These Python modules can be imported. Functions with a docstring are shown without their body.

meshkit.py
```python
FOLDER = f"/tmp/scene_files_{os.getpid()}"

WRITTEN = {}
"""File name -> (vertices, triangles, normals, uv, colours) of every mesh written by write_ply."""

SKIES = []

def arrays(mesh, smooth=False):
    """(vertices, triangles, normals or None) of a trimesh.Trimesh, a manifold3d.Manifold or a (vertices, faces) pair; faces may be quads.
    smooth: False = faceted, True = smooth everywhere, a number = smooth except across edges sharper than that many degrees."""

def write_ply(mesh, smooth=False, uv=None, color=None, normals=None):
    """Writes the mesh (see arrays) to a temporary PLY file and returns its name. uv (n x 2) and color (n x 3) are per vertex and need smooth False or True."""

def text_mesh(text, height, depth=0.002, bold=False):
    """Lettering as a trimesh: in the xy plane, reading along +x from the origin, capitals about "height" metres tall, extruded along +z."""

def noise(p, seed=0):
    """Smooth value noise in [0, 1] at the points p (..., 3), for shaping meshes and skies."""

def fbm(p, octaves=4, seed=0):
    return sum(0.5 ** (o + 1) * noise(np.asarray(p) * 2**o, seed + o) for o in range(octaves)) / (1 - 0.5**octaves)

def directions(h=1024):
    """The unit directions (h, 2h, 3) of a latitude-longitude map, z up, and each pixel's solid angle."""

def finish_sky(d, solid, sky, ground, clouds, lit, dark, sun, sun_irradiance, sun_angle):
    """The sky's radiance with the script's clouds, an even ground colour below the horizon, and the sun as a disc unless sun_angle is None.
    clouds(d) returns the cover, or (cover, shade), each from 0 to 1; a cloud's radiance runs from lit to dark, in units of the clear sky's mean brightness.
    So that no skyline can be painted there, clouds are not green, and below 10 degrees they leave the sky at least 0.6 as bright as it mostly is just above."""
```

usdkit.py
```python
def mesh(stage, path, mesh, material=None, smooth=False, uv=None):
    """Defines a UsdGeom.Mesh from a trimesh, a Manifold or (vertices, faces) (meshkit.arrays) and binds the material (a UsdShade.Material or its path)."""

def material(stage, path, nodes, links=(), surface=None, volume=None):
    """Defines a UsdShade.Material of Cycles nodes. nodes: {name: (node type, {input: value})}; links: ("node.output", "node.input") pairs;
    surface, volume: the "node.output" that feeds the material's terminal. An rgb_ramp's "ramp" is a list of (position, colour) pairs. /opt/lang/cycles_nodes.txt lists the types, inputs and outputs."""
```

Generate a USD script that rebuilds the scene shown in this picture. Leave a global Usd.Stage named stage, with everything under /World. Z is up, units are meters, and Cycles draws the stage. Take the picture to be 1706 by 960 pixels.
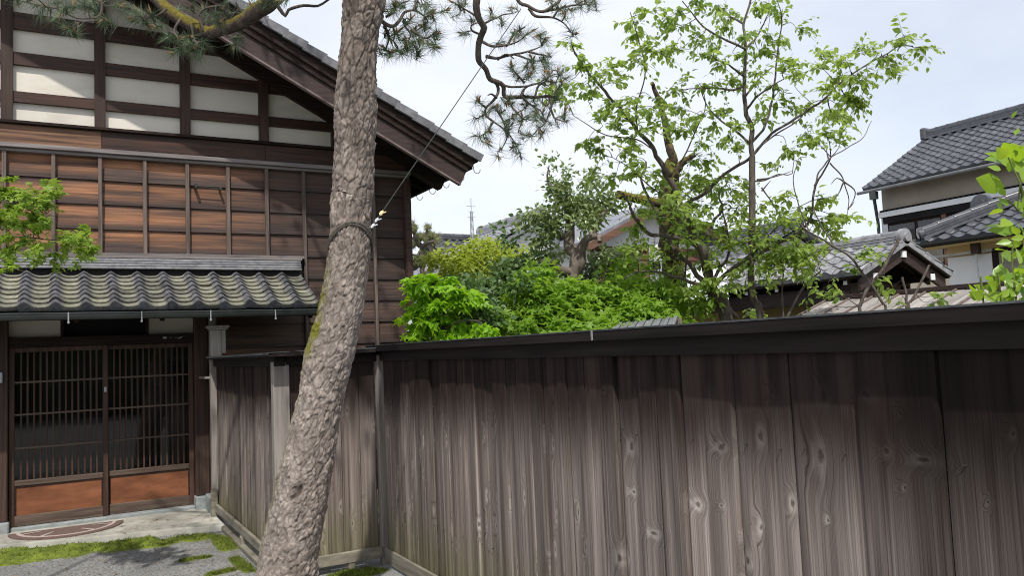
import math, random
import numpy as np
from scipy.spatial import cKDTree
from pxr import Usd, UsdGeom, UsdLux, UsdShade, Gf, Sdf, Vt
import usdkit, meshkit

stage = Usd.Stage.CreateInMemory()
UsdGeom.SetStageUpAxis(stage, 'Z')
UsdGeom.Xform.Define(stage, '/World')
rng = np.random.default_rng(7)
random.seed(7)

# ------------------------------------------------------------------ camera
FPX, YAW, PITCH, ROLL, EYE = 1350.0, 0.51177, 0.07346, -0.04250, 1.65
fw = np.array([math.sin(YAW) * math.cos(PITCH), math.cos(YAW) * math.cos(PITCH), math.sin(PITCH)])
r0 = np.array([math.cos(YAW), -math.sin(YAW), 0.0])
u0 = np.cross(r0, fw)
cr, sr = math.cos(ROLL), math.sin(ROLL)
rt, up = cr * r0 + sr * u0, -sr * r0 + cr * u0
CAM = np.array([0, 0, EYE])
cam = UsdGeom.Camera.Define(stage, '/World/camera')
cam.CreateHorizontalApertureAttr(36.0)
cam.CreateVerticalApertureAttr(36.0 * 577 / 1024)
cam.CreateFocalLengthAttr(36.0 * FPX / 1706)
cam.CreateClippingRangeAttr(Gf.Vec2f(0.05, 2000))
EXPOSURE = 0.05
cam.CreateExposureAttr(EXPOSURE)
cam.AddTransformOp().Set(Gf.Matrix4d(*rt, 0, *up, 0, *(-fw), 0, *CAM, 1))


def ray(x, y):
    return fw * FPX + rt * (x - 853) - up * (y - 480)


def at(x, y, depth):
    """The point at that distance along the view axis."""
    return CAM + ray(x, y) * (depth / FPX)


def on(x, y, axis, val):
    d = ray(x, y)
    return CAM + d * ((val - CAM[axis]) / d[axis])


def proj(P):
    q = np.asarray(P, float) - CAM
    z = q @ fw
    return 853 + FPX * (q @ rt) / z, 480 - FPX * (q @ up) / z, z


# ------------------------------------------------------------------ light
SUN = np.array([-0.25, -0.53, 0.80])
SUN /= np.linalg.norm(SUN)
M = lambda name, nodes, links, surface='p.BSDF': usdkit.material(stage, '/World/Looks/' + name, nodes, links, surface=surface)
sky = M('sky', {
    's': ('sky_texture', dict(sky_type='single_scattering', sun_disc=False, sun_elevation=math.asin(SUN[2]), sun_rotation=math.atan2(SUN[0], SUN[1]), aerosol_density=2.0)),
    't': ('texture_coordinate', {}), 'm': ('mapping', dict(scale=(1, 1, 2.2))),
    'n': ('noise_texture', dict(scale=1.6, detail=5, roughness=0.55)),
    'r': ('map_range', dict(from_min=0.30, from_max=0.72, to_min=0.55, to_max=0.95, clamp=True)),
    'c': ('mix', dict(color2=(7.35, 7.65, 8.3))),
    'b': ('background_shader', dict(strength=0.138))},
    [('t.generated', 'm.vector'), ('m.vector', 'n.vector'), ('n.fac', 'r.value'), ('r.result', 'c.fac'), ('s.color', 'c.color1'), ('c.color', 'b.color')], 'b.background')
dome = UsdLux.DomeLight.Define(stage, '/World/sky')
UsdShade.MaterialBindingAPI.Apply(dome.GetPrim()).Bind(sky)
dome.GetPrim().SetCustomDataByKey('kind', 'structure')
sun = UsdLux.DistantLight.Define(stage, '/World/sun')
sun.CreateNormalizeAttr(True)
sun.CreateIntensityAttr(1.0)
sun.CreateAngleAttr(0.9)
sun.CreateColorAttr(Gf.Vec3f(1.0, 0.95, 0.87))
z_ = SUN
x_ = np.cross([0, 0, 1.0], z_); x_ /= np.linalg.norm(x_)
y_ = np.cross(z_, x_)
sun.AddTransformOp().Set(Gf.Matrix4d(*x_, 0, *y_, 0, *z_, 0, 0, 0, 30, 1))

# ------------------------------------------------------------------ object helpers
USED = {}


def numbered(parent, name):
    k = (parent, name)
    n = USED.get(k, 0)
    USED[k] = n + 1
    return f'{parent}/{name}' + (f'_{n:03d}' if n else '')


ORIGIN = {}


def thing(name, label, cat, loc=(0, 0, 0), group=None):
    path = numbered('/World', name)
    x = UsdGeom.Xform.Define(stage, path)
    x.AddTranslateOp().Set(Gf.Vec3d(*map(float, loc)))
    p = x.GetPrim()
    p.SetCustomDataByKey('label', label); p.SetCustomDataByKey('category', cat)
    if group: p.SetCustomDataByKey('group', group)
    ORIGIN[path] = np.array(loc, float)
    return path


def origin(path):
    while path not in ORIGIN:
        path = path.rpartition('/')[0]
        if path.count('/') < 2: return np.zeros(3)
    return ORIGIN[path]


def part(parent, name, geo, mat, smooth=None, label=None, kind=None, prim=None):
    V, F = geo.arrays() if hasattr(geo, 'arrays') else geo
    path = numbered(parent, name)
    m = usdkit.mesh(stage, path, (np.asarray(V, float) - origin(parent), np.asarray(F, int)), mat, smooth=smooth or False)
    if label: m.GetPrim().SetCustomDataByKey('label', label)
    if kind: m.GetPrim().SetCustomDataByKey('kind', kind)
    if prim:
        for k, v in prim.items():
            UsdGeom.PrimvarsAPI(m).CreatePrimvar(k, Sdf.ValueTypeNames.FloatArray, 'vertex').Set(Vt.FloatArray.FromNumpy(np.asarray(v, np.float32)))
    return path


def tag(path, label, cat, kind=None, group=None):
    p = stage.GetPrimAtPath(path)
    for k, v in (('label', label), ('category', cat), ('kind', kind), ('group', group)):
        if v: p.SetCustomDataByKey(k, v)


# chamfered-box topology: 24 vertices, built once
def _cbox_topology():
    import trimesh
    s = []
    for a in (-1, 1):
        for b in (-1, 1):
            for c in (-1, 1):
                for k in range(3):
                    v = [a, b, c]
                    w = [v[i] * (1.0 if i == k else 0.8) for i in range(3)]
                    s.append(w)
    s = np.array(s)
    h = trimesh.convex.convex_hull(s)
    idx = cKDTree(s).query(h.vertices)[1]
    F = idx[h.faces]
    return np.sign(s), np.array([[i % 3 == j for j in range(3)] for i in range(24)]), F


CB_S, CB_K, CB_F = _cbox_topology()


class MB:
    def __init__(self):
        self.v, self.f, self.n = [], [], 0

    def add(self, V, F):
        V = np.asarray(V, float); F = np.asarray(F, int)
        if F.shape[1] == 4: F = np.vstack([F[:, [0, 1, 2]], F[:, [0, 2, 3]]])
        self.v.append(V); self.f.append(F + self.n); self.n += len(V)
        return self

    def arrays(self):
        return np.vstack(self.v), np.vstack(self.f)

    def box(self, x0, x1, y0, y1, z0, z1, ch=0.004):
        lo, hi = np.array([x0, y0, z0]), np.array([x1, y1, z1])
        c, h = (lo + hi) / 2, (hi - lo) / 2
        ch = min(ch, *(h * 0.45))
        return self.add(c + CB_S * np.where(CB_K, h, h - ch), CB_F)

    def obox(self, P, Q, w, h, upv=(0, 0, 1), ch=0.004):
        """A bar from P to Q, w wide, h tall along upv."""
        P, Q = np.asarray(P, float), np.asarray(Q, float)
        a = Q - P; L = np.linalg.norm(a); a /= L
        s = np.cross(a, upv); s /= np.linalg.norm(s); t = np.cross(s, a)
        hh = np.array([L / 2, w / 2, h / 2]); ch = min(ch, *(hh * 0.45))
        l = CB_S * np.where(CB_K, hh, hh - ch)
        return self.add((P + Q) / 2 + l[:, :1] * a + l[:, 1:2] * s + l[:, 2:] * t, CB_F)

    def prism(self, poly, axis, a, b):
        """Extrudes a convex polygon (in the other two axes, in order) from a to b along the axis."""
        poly = np.asarray(poly, float); n = len(poly)
        o = [i for i in range(3) if i != axis]
        V = np.zeros((2 * n, 3))
        V[:n, o] = poly; V[n:, o] = poly; V[:n, axis] = a; V[n:, axis] = b
        F = [[0, i + 1, i] for i in range(1, n - 1)] + [[n, n + i, n + i + 1] for i in range(1, n - 1)]
        for i in range(n):
            j = (i + 1) % n
            F += [[i, j, n + j], [i, n + j, n + i]]
        return self.add(V, F)

    def tube(self, P, R, sides=6, cap=True):
        P = np.asarray(P, float); R = np.broadcast_to(R, (len(P),))
        T = np.gradient(P, axis=0); T /= np.linalg.norm(T, axis=1, keepdims=True) + 1e-12
        a = np.cross(T[0], [0.3, 0.2, 1.0] if abs(T[0][2]) < 0.9 else [1.0, 0, 0]); a /= np.linalg.norm(a)
        V = []
        ang = np.arange(sides) * 2 * np.pi / sides
        for p, t, r in zip(P, T, R):
            a = a - t * (a @ t); a /= np.linalg.norm(a); b = np.cross(t, a)
            V.append(p + r * (np.cos(ang)[:, None] * a + np.sin(ang)[:, None] * b))
        V = np.vstack(V); n = len(P)
        i, j = np.meshgrid(np.arange(n - 1), np.arange(sides), indexing='ij')
        q = np.stack([i * sides + j, i * sides + (j + 1) % sides, (i + 1) * sides + (j + 1) % sides, (i + 1) * sides + j], -1).reshape(-1, 4)
        F = np.vstack([q[:, [0, 1, 2]], q[:, [0, 2, 3]]])
        if cap:
            F = np.vstack([F, [[0, k + 1, k] for k in range(1, sides - 1)], [[(n - 1) * sides, (n - 1) * sides + k, (n - 1) * sides + k + 1] for k in range(1, sides - 1)]])
        return self.add(V, F)


def smooth_line(P, step):
    """A Catmull-Rom curve through the points (any columns)."""
    P = np.asarray(P, float)
    if len(P) < 2: return P
    Q = np.vstack([2 * P[0] - P[1], P, 2 * P[-1] - P[-2]])
    out = []
    for i in range(len(P) - 1):
        a, b, c, d = Q[i:i + 4]
        n = max(2, int(np.linalg.norm((c - b)[:3]) / step))
        for t in np.arange(n) / n:
            out.append(0.5 * (2 * b + (c - a) * t + (2 * a - 5 * b + 4 * c - d) * t * t + (-a + 3 * b - 3 * c + d) * t ** 3))
    out.append(P[-1])
    return np.array(out)


# ------------------------------------------------------------------ materials
def tinted(name, c0, c1, scale=(3, 3, 3), rough=0.7, detail=4, bump=0.15, dist=0.01, spec=0.3, c2=None, lo=0.3, hi=0.7, metallic=0.0, rnd=0.0, extra=0.0):
    """Two colours mixed by stretched noise of world position, a per-object tone shift, and fine relief."""
    stops = [(lo, c0), (hi, c1)] if c2 is None else [(lo, c0), ((lo + hi) / 2, c1), (hi, c2)]
    nodes = {
        'g': ('geometry', {}), 'o': ('object_info', {}),
        'off': ('vector_math', dict(math_type='scale', vector1=(13.1, 7.7, 5.3))),
        'm': ('mapping', dict(scale=scale)), 'a': ('vector_math', dict(math_type='add')),
        'n': ('noise_texture', dict(scale=1.0, detail=detail, roughness=0.6)),
        'r': ('rgb_ramp', dict(ramp=stops)),
        'v': ('map_range', dict(from_min=0, from_max=1, to_min=1 - rnd, to_max=1 + rnd)),
        'h': ('hsv', {}),
        'b': ('bump', dict(strength=bump, distance=dist)),
        'p': ('principled_bsdf', dict(roughness=rough, specular_ior_level=spec, metallic=metallic))}
    links = [('g.position', 'm.vector'), ('o.random', 'off.scale'), ('m.vector', 'a.vector1'), ('off.vector', 'a.vector2'), ('a.vector', 'n.vector'),
             ('n.fac', 'r.fac'), ('o.random', 'v.value'), ('v.result', 'h.value'), ('r.color', 'h.color'), ('h.color', 'p.base_color'), ('n.fac', 'b.height'), ('b.normal', 'p.normal')]
    if extra:
        nodes['bl'] = ('noise_texture', dict(scale=extra, detail=3))
        nodes['br'] = ('map_range', dict(from_min=0.3, from_max=0.7, to_min=0.7, to_max=1.2, clamp=True))
        nodes['vm'] = ('math', dict(math_type='multiply'))
        links.remove(('v.result', 'h.value'))
        links += [('g.position', 'bl.vector'), ('bl.fac', 'br.value'), ('br.result', 'vm.value1'), ('v.result', 'vm.value2'), ('vm.value', 'h.value')]
    return M(name, nodes, links)


def fence_wood(name, knots=None, cols=None, near_shade=False):
    """Weathered vertical planks: grain bends round knots, browner under the cap, greenish at the foot."""
    nodes = {
        'g': ('geometry', {}), 'o': ('object_info', {}), 'x': ('separate_xyz', {}),
        'u': ('math', dict(math_type='add')),
        'rk': ('math', dict(math_type='multiply', value2=57.0)),
        'kd': ('map_range', dict(range_type='smoothstep', from_min=0.0, from_max=0.6, to_min=1.0, to_max=0.0, clamp=True)),
    }
    links = [('g.position', 'x.vector'), ('x.x', 'u.value1'), ('x.y', 'u.value2'), ('o.random', 'rk.value1')]
    if knots is None:
        nodes |= {'uk': ('math', dict(math_type='multiply_add', value2=9.5)), 'zk': ('math', dict(math_type='multiply', value2=3.0)),
                  'kv': ('combine_xyz', {}), 'vo': ('voronoi_texture', dict(dimensions='2D', feature='f1', scale=1.0, randomness=1.0)), 'ks': ('separate_color', {}),
                  'pres': ('math', dict(math_type='less_than', value2=0.5)), 'big': ('math', dict(math_type='multiply_add', value2=-4.0, value3=5.0)),
                  'd': ('math', dict(math_type='add'))}
        links += [('u.value', 'uk.value1'), ('rk.value', 'uk.value3'), ('x.z', 'zk.value1'), ('uk.value', 'kv.x'), ('zk.value', 'kv.y'), ('rk.value', 'kv.z'), ('kv.vector', 'vo.vector'),
                  ('vo.color', 'ks.color'), ('ks.r', 'pres.value1'), ('pres.value', 'big.value1'), ('vo.distance', 'd.value1'), ('big.value', 'd.value2')]
        # no knot in this cell -> distance grows past every threshold
        nodes['big'] = ('math', dict(math_type='multiply_add', value2=-2.0, value3=2.0))
        nodes['dsc'] = ('math', dict(math_type='multiply', value2=1.5))
        links += [('d.value', 'dsc.value1')]
        dist = 'dsc.value'
    else:
        nodes['nk'] = ('noise_texture', dict(scale=22.0, detail=2)); nodes['nkv'] = ('vector_math', dict(math_type='multiply_add', vector2=(0.03, 0.03, 0.03), vector3=(-0.015, -0.015, -0.015)))
        nodes['pw'] = ('vector_math', dict(math_type='add'))
        links += [('g.position', 'nk.vector'), ('nk.color', 'nkv.vector1'), ('g.position', 'pw.vector1'), ('nkv.vector', 'pw.vector2')]
        prev = None
        for i, (ky, kz, ry, rz) in enumerate(knots):
            nodes[f'k{i}'] = ('vector_math', dict(math_type='subtract', vector2=(0, ky, kz)))
            nodes[f'm{i}'] = ('vector_math', dict(math_type='multiply', vector2=(0, 0.33 / ry, 0.33 / rz)))
            nodes[f'l{i}'] = ('vector_math', dict(math_type='length'))
            links += [('pw.vector', f'k{i}.vector1'), (f'k{i}.vector', f'm{i}.vector1'), (f'm{i}.vector', f'l{i}.vector1')]
            if prev:
                nodes[f'n{i}'] = ('math', dict(math_type='smoothmin', value3=0.05))
                links += [(prev, f'n{i}.value1'), (f'l{i}.value', f'n{i}.value2')]
                prev = f'n{i}.value'
            else:
                prev = f'l{i}.value'
        dist = prev
    nodes |= {
        # grain coordinate: across the board, pushed sideways near knots
        'un': ('noise_texture', dict(dimensions='2D', scale=1.0, detail=2, roughness=0.5)), 'unv': ('combine_xyz', {}),
        'uz': ('math', dict(math_type='multiply', value2=1.1)), 'u3': ('math', dict(math_type='multiply_add', value2=6.0)),
        'gw': ('math', dict(math_type='multiply_add', value2=0.5)),
        'gu': ('math', dict(math_type='multiply_add', value2=58.0)),
        'gu2': ('math', dict(math_type='multiply_add', value2=2.6)),
        'gz': ('math', dict(math_type='multiply_add', value2=0.42)),
        'gv': ('combine_xyz', {}),
        'gn': ('noise_texture', dict(dimensions='3D', scale=1.0, detail=5, roughness=0.62)),
        'fine': ('noise_texture', dict(dimensions='3D', scale=3.2, detail=3, roughness=0.6)),
        'mixg': ('mix_float', dict(fac=0.55)),
        'ramp': ('rgb_ramp', dict(ramp=cols or [(0.30, (0.060, 0.047, 0.043)), (0.44, (0.168, 0.137, 0.122)), (0.58, (0.262, 0.224, 0.204)), (0.74, (0.385, 0.34, 0.315))])),
        'halo': ('map_range', dict(range_type='smoothstep', from_min=0.08, from_max=0.30, to_min=0.9, to_max=0.0, clamp=True)),
        'core': ('map_range', dict(range_type='smoothstep', from_min=0.03, from_max=0.11, to_min=0.7, to_max=0.0, clamp=True)),
        'hal': ('mix', dict(color2=(0.50, 0.45, 0.41))), 'halm': ('math', dict(math_type='multiply')),
        'cor': ('mix', dict(color2=(0.045, 0.032, 0.028))),
        # unbleached brown under the cap, streaky, with the cap's shadow painted in too
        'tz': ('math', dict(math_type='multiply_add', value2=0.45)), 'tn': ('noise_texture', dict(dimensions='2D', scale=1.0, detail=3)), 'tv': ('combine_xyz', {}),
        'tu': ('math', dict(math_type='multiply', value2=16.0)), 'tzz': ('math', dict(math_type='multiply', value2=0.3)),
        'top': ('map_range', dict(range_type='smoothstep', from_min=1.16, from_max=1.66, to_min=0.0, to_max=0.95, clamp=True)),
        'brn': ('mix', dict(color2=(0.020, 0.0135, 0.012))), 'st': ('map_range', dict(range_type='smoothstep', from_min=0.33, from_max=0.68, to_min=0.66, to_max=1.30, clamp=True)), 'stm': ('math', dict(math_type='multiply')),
        'foot': ('map_range', dict(range_type='smoothstep', from_min=0.10, from_max=0.62, to_min=0.55, to_max=0.0, clamp=True)),
        'grn': ('mix', dict(color2=(0.13, 0.13, 0.055))),
        'vr': ('map_range', dict(from_min=0, from_max=1, to_min=0.64, to_max=1.28)), 'hs': ('hsv', dict(saturation=1.08)),
        'bump': ('bump', dict(strength=0.8, distance=0.006)),
        'hk': ('math', dict(math_type='multiply_add', value2=-0.6)),
        'p': ('principled_bsdf', dict(roughness=0.85, specular_ior_level=0.10))}
    links += [
        (dist, 'kd.value'),
        ('u.value', 'u3.value1'), ('rk.value', 'u3.value3'), ('x.z', 'uz.value1'), ('u3.value', 'unv.x'), ('uz.value', 'unv.y'), ('unv.vector', 'un.vector'),
        ('u.value', 'gu.value1'), ('rk.value', 'gu.value3'), ('un.fac', 'gw.value1'), ('gu.value', 'gw.value3'), ('kd.result', 'gu2.value1'), ('gw.value', 'gu2.value3'),
        ('x.z', 'gz.value1'), ('rk.value', 'gz.value3'), ('gu2.value', 'gv.x'), ('gz.value', 'gv.y'), ('rk.value', 'gv.z'), ('gv.vector', 'gn.vector'), ('gv.vector', 'fine.vector'),
        ('gn.fac', 'mixg.a'), ('fine.fac', 'mixg.b'), ('mixg.result', 'ramp.fac'),
        (dist, 'halo.value'), (dist, 'core.value'), ('halo.result', 'halm.value1'), ('gn.fac', 'halm.value2'), ('halm.value', 'hal.fac'), ('ramp.color', 'hal.color1'), ('core.result', 'cor.fac'), ('hal.color', 'cor.color1'),
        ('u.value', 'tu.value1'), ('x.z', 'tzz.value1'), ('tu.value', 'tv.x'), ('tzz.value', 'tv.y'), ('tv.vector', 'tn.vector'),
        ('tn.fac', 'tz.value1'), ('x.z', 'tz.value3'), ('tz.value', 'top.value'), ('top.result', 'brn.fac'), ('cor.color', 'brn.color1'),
        ('x.z', 'foot.value'), ('foot.result', 'grn.fac'), ('brn.color', 'grn.color1'),
        ('o.random', 'vr.value'), ('vr.result', 'stm.value1'), ('tn.fac', 'st.value'), ('st.result', 'stm.value2'), ('stm.value', 'hs.value'), ('grn.color', 'hs.color'), ('hs.color', 'p.base_color'),
        ('core.result', 'hk.value1'), ('mixg.result', 'hk.value3'), ('hk.value', 'bump.height'), ('bump.normal', 'p.normal')]
    if near_shade:
        nodes['nd'] = ('map_range', dict(range_type='smoothstep', from_min=1.45, from_max=1.75, to_min=0.45, to_max=1.0, clamp=True))  # shade over the nearest planks, painted into their colour
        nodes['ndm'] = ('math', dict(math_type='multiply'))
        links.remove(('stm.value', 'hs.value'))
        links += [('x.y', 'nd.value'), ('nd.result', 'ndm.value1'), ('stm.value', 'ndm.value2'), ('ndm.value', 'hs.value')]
    return M(name, nodes, links)


def siding_material(name, warm, amount):
    """Horizontal boards: long grain along x, a bleached orange band that greys towards each board's lower edge."""
    return M(name, {
        'g': ('geometry', {}), 'o': ('object_info', {}), 'x': ('separate_xyz', {}),
        'rk': ('math', dict(math_type='multiply', value2=41.0)),
        'm': ('mapping', dict(scale=(1.3, 1.3, 62))), 'off': ('combine_xyz', {}), 'a': ('vector_math', dict(math_type='add')),
        'n': ('noise_texture', dict(scale=1, detail=5, roughness=0.65, distortion=0.6)),
        'm2': ('mapping', dict(scale=(0.9, 0.9, 9))), 'a2': ('vector_math', dict(math_type='add')), 'n2': ('noise_texture', dict(scale=1, detail=3)),
        'dark': ('rgb_ramp', dict(ramp=[(0.3, (0.022, 0.015, 0.014)), (0.55, (0.055, 0.038, 0.034)), (0.75, (0.10, 0.076, 0.07))])),
        'warm': ('rgb_ramp', dict(ramp=[(0.3, tuple(0.45 * c for c in warm)), (0.55, warm), (0.75, tuple(1.45 * c for c in warm))])),
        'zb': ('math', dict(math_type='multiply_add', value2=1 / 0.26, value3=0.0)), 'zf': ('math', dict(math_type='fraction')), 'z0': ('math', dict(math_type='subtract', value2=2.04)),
        'band': ('rgb_ramp', dict(ramp=[(0.0, (0, 0, 0)), (0.12, (.1, .1, .1)), (0.40, (0.85, 0.85, 0.85)), (0.8, (1, 1, 1)), (0.95, (0.5, 0.5, 0.5)), (1.0, (0.2, 0.2, 0.2))])),  # lower greying is wear; the last stops paint the lap shadow above
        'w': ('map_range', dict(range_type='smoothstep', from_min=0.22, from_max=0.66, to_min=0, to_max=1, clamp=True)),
        'xx': ('map_range', dict(range_type='smoothstep', from_min=0.6, from_max=2.7, to_min=amount, to_max=amount * 0.12, clamp=True)),  # less orange to the right: the wall's shade worked into the colour
        'f1': ('math', dict(math_type='multiply')), 'f2': ('math', dict(math_type='multiply')),
        'bw': ('rgb_to_bw', {}),
        'c': ('mix', {}),
        'vr': ('map_range', dict(from_min=0, from_max=1, to_min=0.75, to_max=1.25)), 'hs': ('hsv', {}),
        'b': ('bump', dict(strength=0.5, distance=0.004)),
        'p': ('principled_bsdf', dict(roughness=0.62, specular_ior_level=0.3))},
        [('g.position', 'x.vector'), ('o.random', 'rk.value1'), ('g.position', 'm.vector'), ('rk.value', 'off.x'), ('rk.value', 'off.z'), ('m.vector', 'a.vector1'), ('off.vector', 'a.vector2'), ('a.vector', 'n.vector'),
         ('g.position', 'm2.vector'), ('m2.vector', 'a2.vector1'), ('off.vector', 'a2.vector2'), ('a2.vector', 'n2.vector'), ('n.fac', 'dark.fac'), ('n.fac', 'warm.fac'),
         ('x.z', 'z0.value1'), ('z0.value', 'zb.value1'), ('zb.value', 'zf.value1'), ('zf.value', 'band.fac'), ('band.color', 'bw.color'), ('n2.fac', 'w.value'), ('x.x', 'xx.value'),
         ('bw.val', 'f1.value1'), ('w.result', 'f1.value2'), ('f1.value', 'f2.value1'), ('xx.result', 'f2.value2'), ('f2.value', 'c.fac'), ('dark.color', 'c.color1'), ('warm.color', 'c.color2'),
         ('o.random', 'vr.value'), ('vr.result', 'hs.value'), ('c.color', 'hs.color'), ('hs.color', 'p.base_color'), ('n.fac', 'b.height'), ('b.normal', 'p.normal')])


def leaf_material(name, col, col2, trans=0.45, rough=0.45, spec=0.4):
    """A leaf: gloss above, light through it, tone by leaf."""
    return M(name, {
        'g': ('geometry', {}), 'o': ('object_info', {}), 's': ('math', dict(math_type='add')), 'fr': ('math', dict(math_type='fraction')),
        'n': ('noise_texture', dict(scale=0.9, detail=2)), 'mixf': ('mix_float', dict(fac=0.4)),
        'r': ('rgb_ramp', dict(ramp=[(0.15, col), (0.85, col2)])),
        'p': ('principled_bsdf', dict(roughness=rough, specular_ior_level=spec)),
        'hs': ('hsv', dict(value=1.55, saturation=1.05, hue=0.487)), 't': ('translucent_bsdf', {}), 'm': ('mix_closure', dict(fac=trans))},
        [('g.random_per_island', 's.value1'), ('o.random', 's.value2'), ('s.value', 'fr.value1'), ('g.position', 'n.vector'), ('fr.value', 'mixf.a'), ('n.fac', 'mixf.b'), ('mixf.result', 'r.fac'),
         ('r.color', 'p.base_color'), ('r.color', 'hs.color'), ('hs.color', 't.color'), ('p.BSDF', 'm.closure1'), ('t.BSDF', 'm.closure2')], 'm.closure')


def bark_material(name, plates, cracks, moss=(0.10, 0.11, 0.02)):
    return M(name, {
        'g': ('geometry', {}), 'n': ('noise_texture', dict(scale=70, detail=5, roughness=0.7)), 'n2': ('noise_texture', dict(scale=5, detail=3)),
        'r': ('rgb_ramp', dict(ramp=[(0.3, tuple(0.6 * c for c in plates)), (0.5, plates), (0.72, tuple(1.45 * c for c in plates))])),
        'v': ('map_range', dict(from_min=0.3, from_max=0.7, to_min=0.75, to_max=1.2)), 'hs': ('hsv', {}),
        'ck': ('attribute', dict(attribute='crack')), 'pt': ('attribute', dict(attribute='plate')), 'ms': ('attribute', dict(attribute='moss')), 'grey': ('attribute', dict(attribute='grey')),
        'gm': ('mix', dict(color2=(0.205, 0.17, 0.145))),
        'vm': ('math', dict(math_type='multiply')), 'pv': ('map_range', dict(from_min=0, from_max=1, to_min=0.74, to_max=1.22)),
        'c': ('mix', dict(color2=cracks)), 'mm': ('mix', dict(color2=moss)),
        'b': ('bump', dict(strength=0.5, distance=0.005)), 'p': ('principled_bsdf', dict(roughness=0.9, specular_ior_level=0.15))},
        [('g.position', 'n.vector'), ('g.position', 'n2.vector'), ('n.fac', 'r.fac'), ('n2.fac', 'v.value'), ('pt.fac', 'pv.value'), ('v.result', 'vm.value1'), ('pv.result', 'vm.value2'), ('vm.value', 'hs.value'),
         ('r.color', 'gm.color1'), ('grey.fac', 'gm.fac'), ('gm.color', 'hs.color'), ('hs.color', 'c.color1'), ('ck.fac', 'c.fac'), ('c.color', 'mm.color1'), ('ms.fac', 'mm.fac'), ('mm.color', 'p.base_color'), ('n.fac', 'b.height'), ('b.normal', 'p.normal')])


Y_OF = lambda x, y: on(x, y, 0, 2.25)[1:]
near_knots = []
for (kx, ky, wpx, hpx) in [(1365, 762, 26, 52), (1371, 662, 20, 40), (1264, 728, 15, 34), (1199, 746, 17, 17), (1161, 842, 18, 17), (1540, 768, 46, 18), (1478, 754, 17, 17), (1318, 840, 12, 30),
                           (1445, 660, 26, 20), (1264, 880, 11, 24), (1242, 935, 13, 30), (1378, 868, 8, 10), (1200, 846, 8, 8), (1685, 725, 12, 22), (1645, 840, 8, 12), (1283, 655, 10, 18), (1502, 690, 9, 14),
                           (1049, 745, 15, 26), (1008, 650, 9, 12), (1090, 890, 22, 14), (1035, 930, 16, 26), (1052, 820, 10, 12), (1595, 785, 5, 6), (1508, 815, 10, 14)]:
    (a, z), (b, _), (_, z2) = Y_OF(kx, ky), Y_OF(kx + wpx, ky), Y_OF(kx, ky + hpx)
    near_knots.append((a, z, abs(a - b), abs(z - z2)))
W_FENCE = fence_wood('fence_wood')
W_NEAR = fence_wood('fence_wood_near', near_knots, near_shade=True)
W_CAP = tinted('fence_cap_wood', (0.011, 0.009, 0.009), (0.030, 0.023, 0.022), (20, 1.2, 20), 0.8, rnd=0.15, spec=0.12)
W_POST = tinted('grey_post_wood', (0.16, 0.14, 0.125), (0.34, 0.31, 0.28), (28, 28, 1.5), 0.8, rnd=0.12)
W_POSTDK = tinted('brown_post_wood', (0.10, 0.075, 0.065), (0.20, 0.16, 0.145), (28, 28, 1.5), 0.8, rnd=0.12)
W_KICK = tinted('kick_board_wood', (0.13, 0.115, 0.09), (0.27, 0.25, 0.20), (6, 2, 20), 0.85, rnd=0.1)
W_DARK = tinted('dark_house_wood', (0.013, 0.009, 0.008), (0.038, 0.026, 0.023), (2, 3, 40), 0.75, rnd=0.2, spec=0.12)
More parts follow.
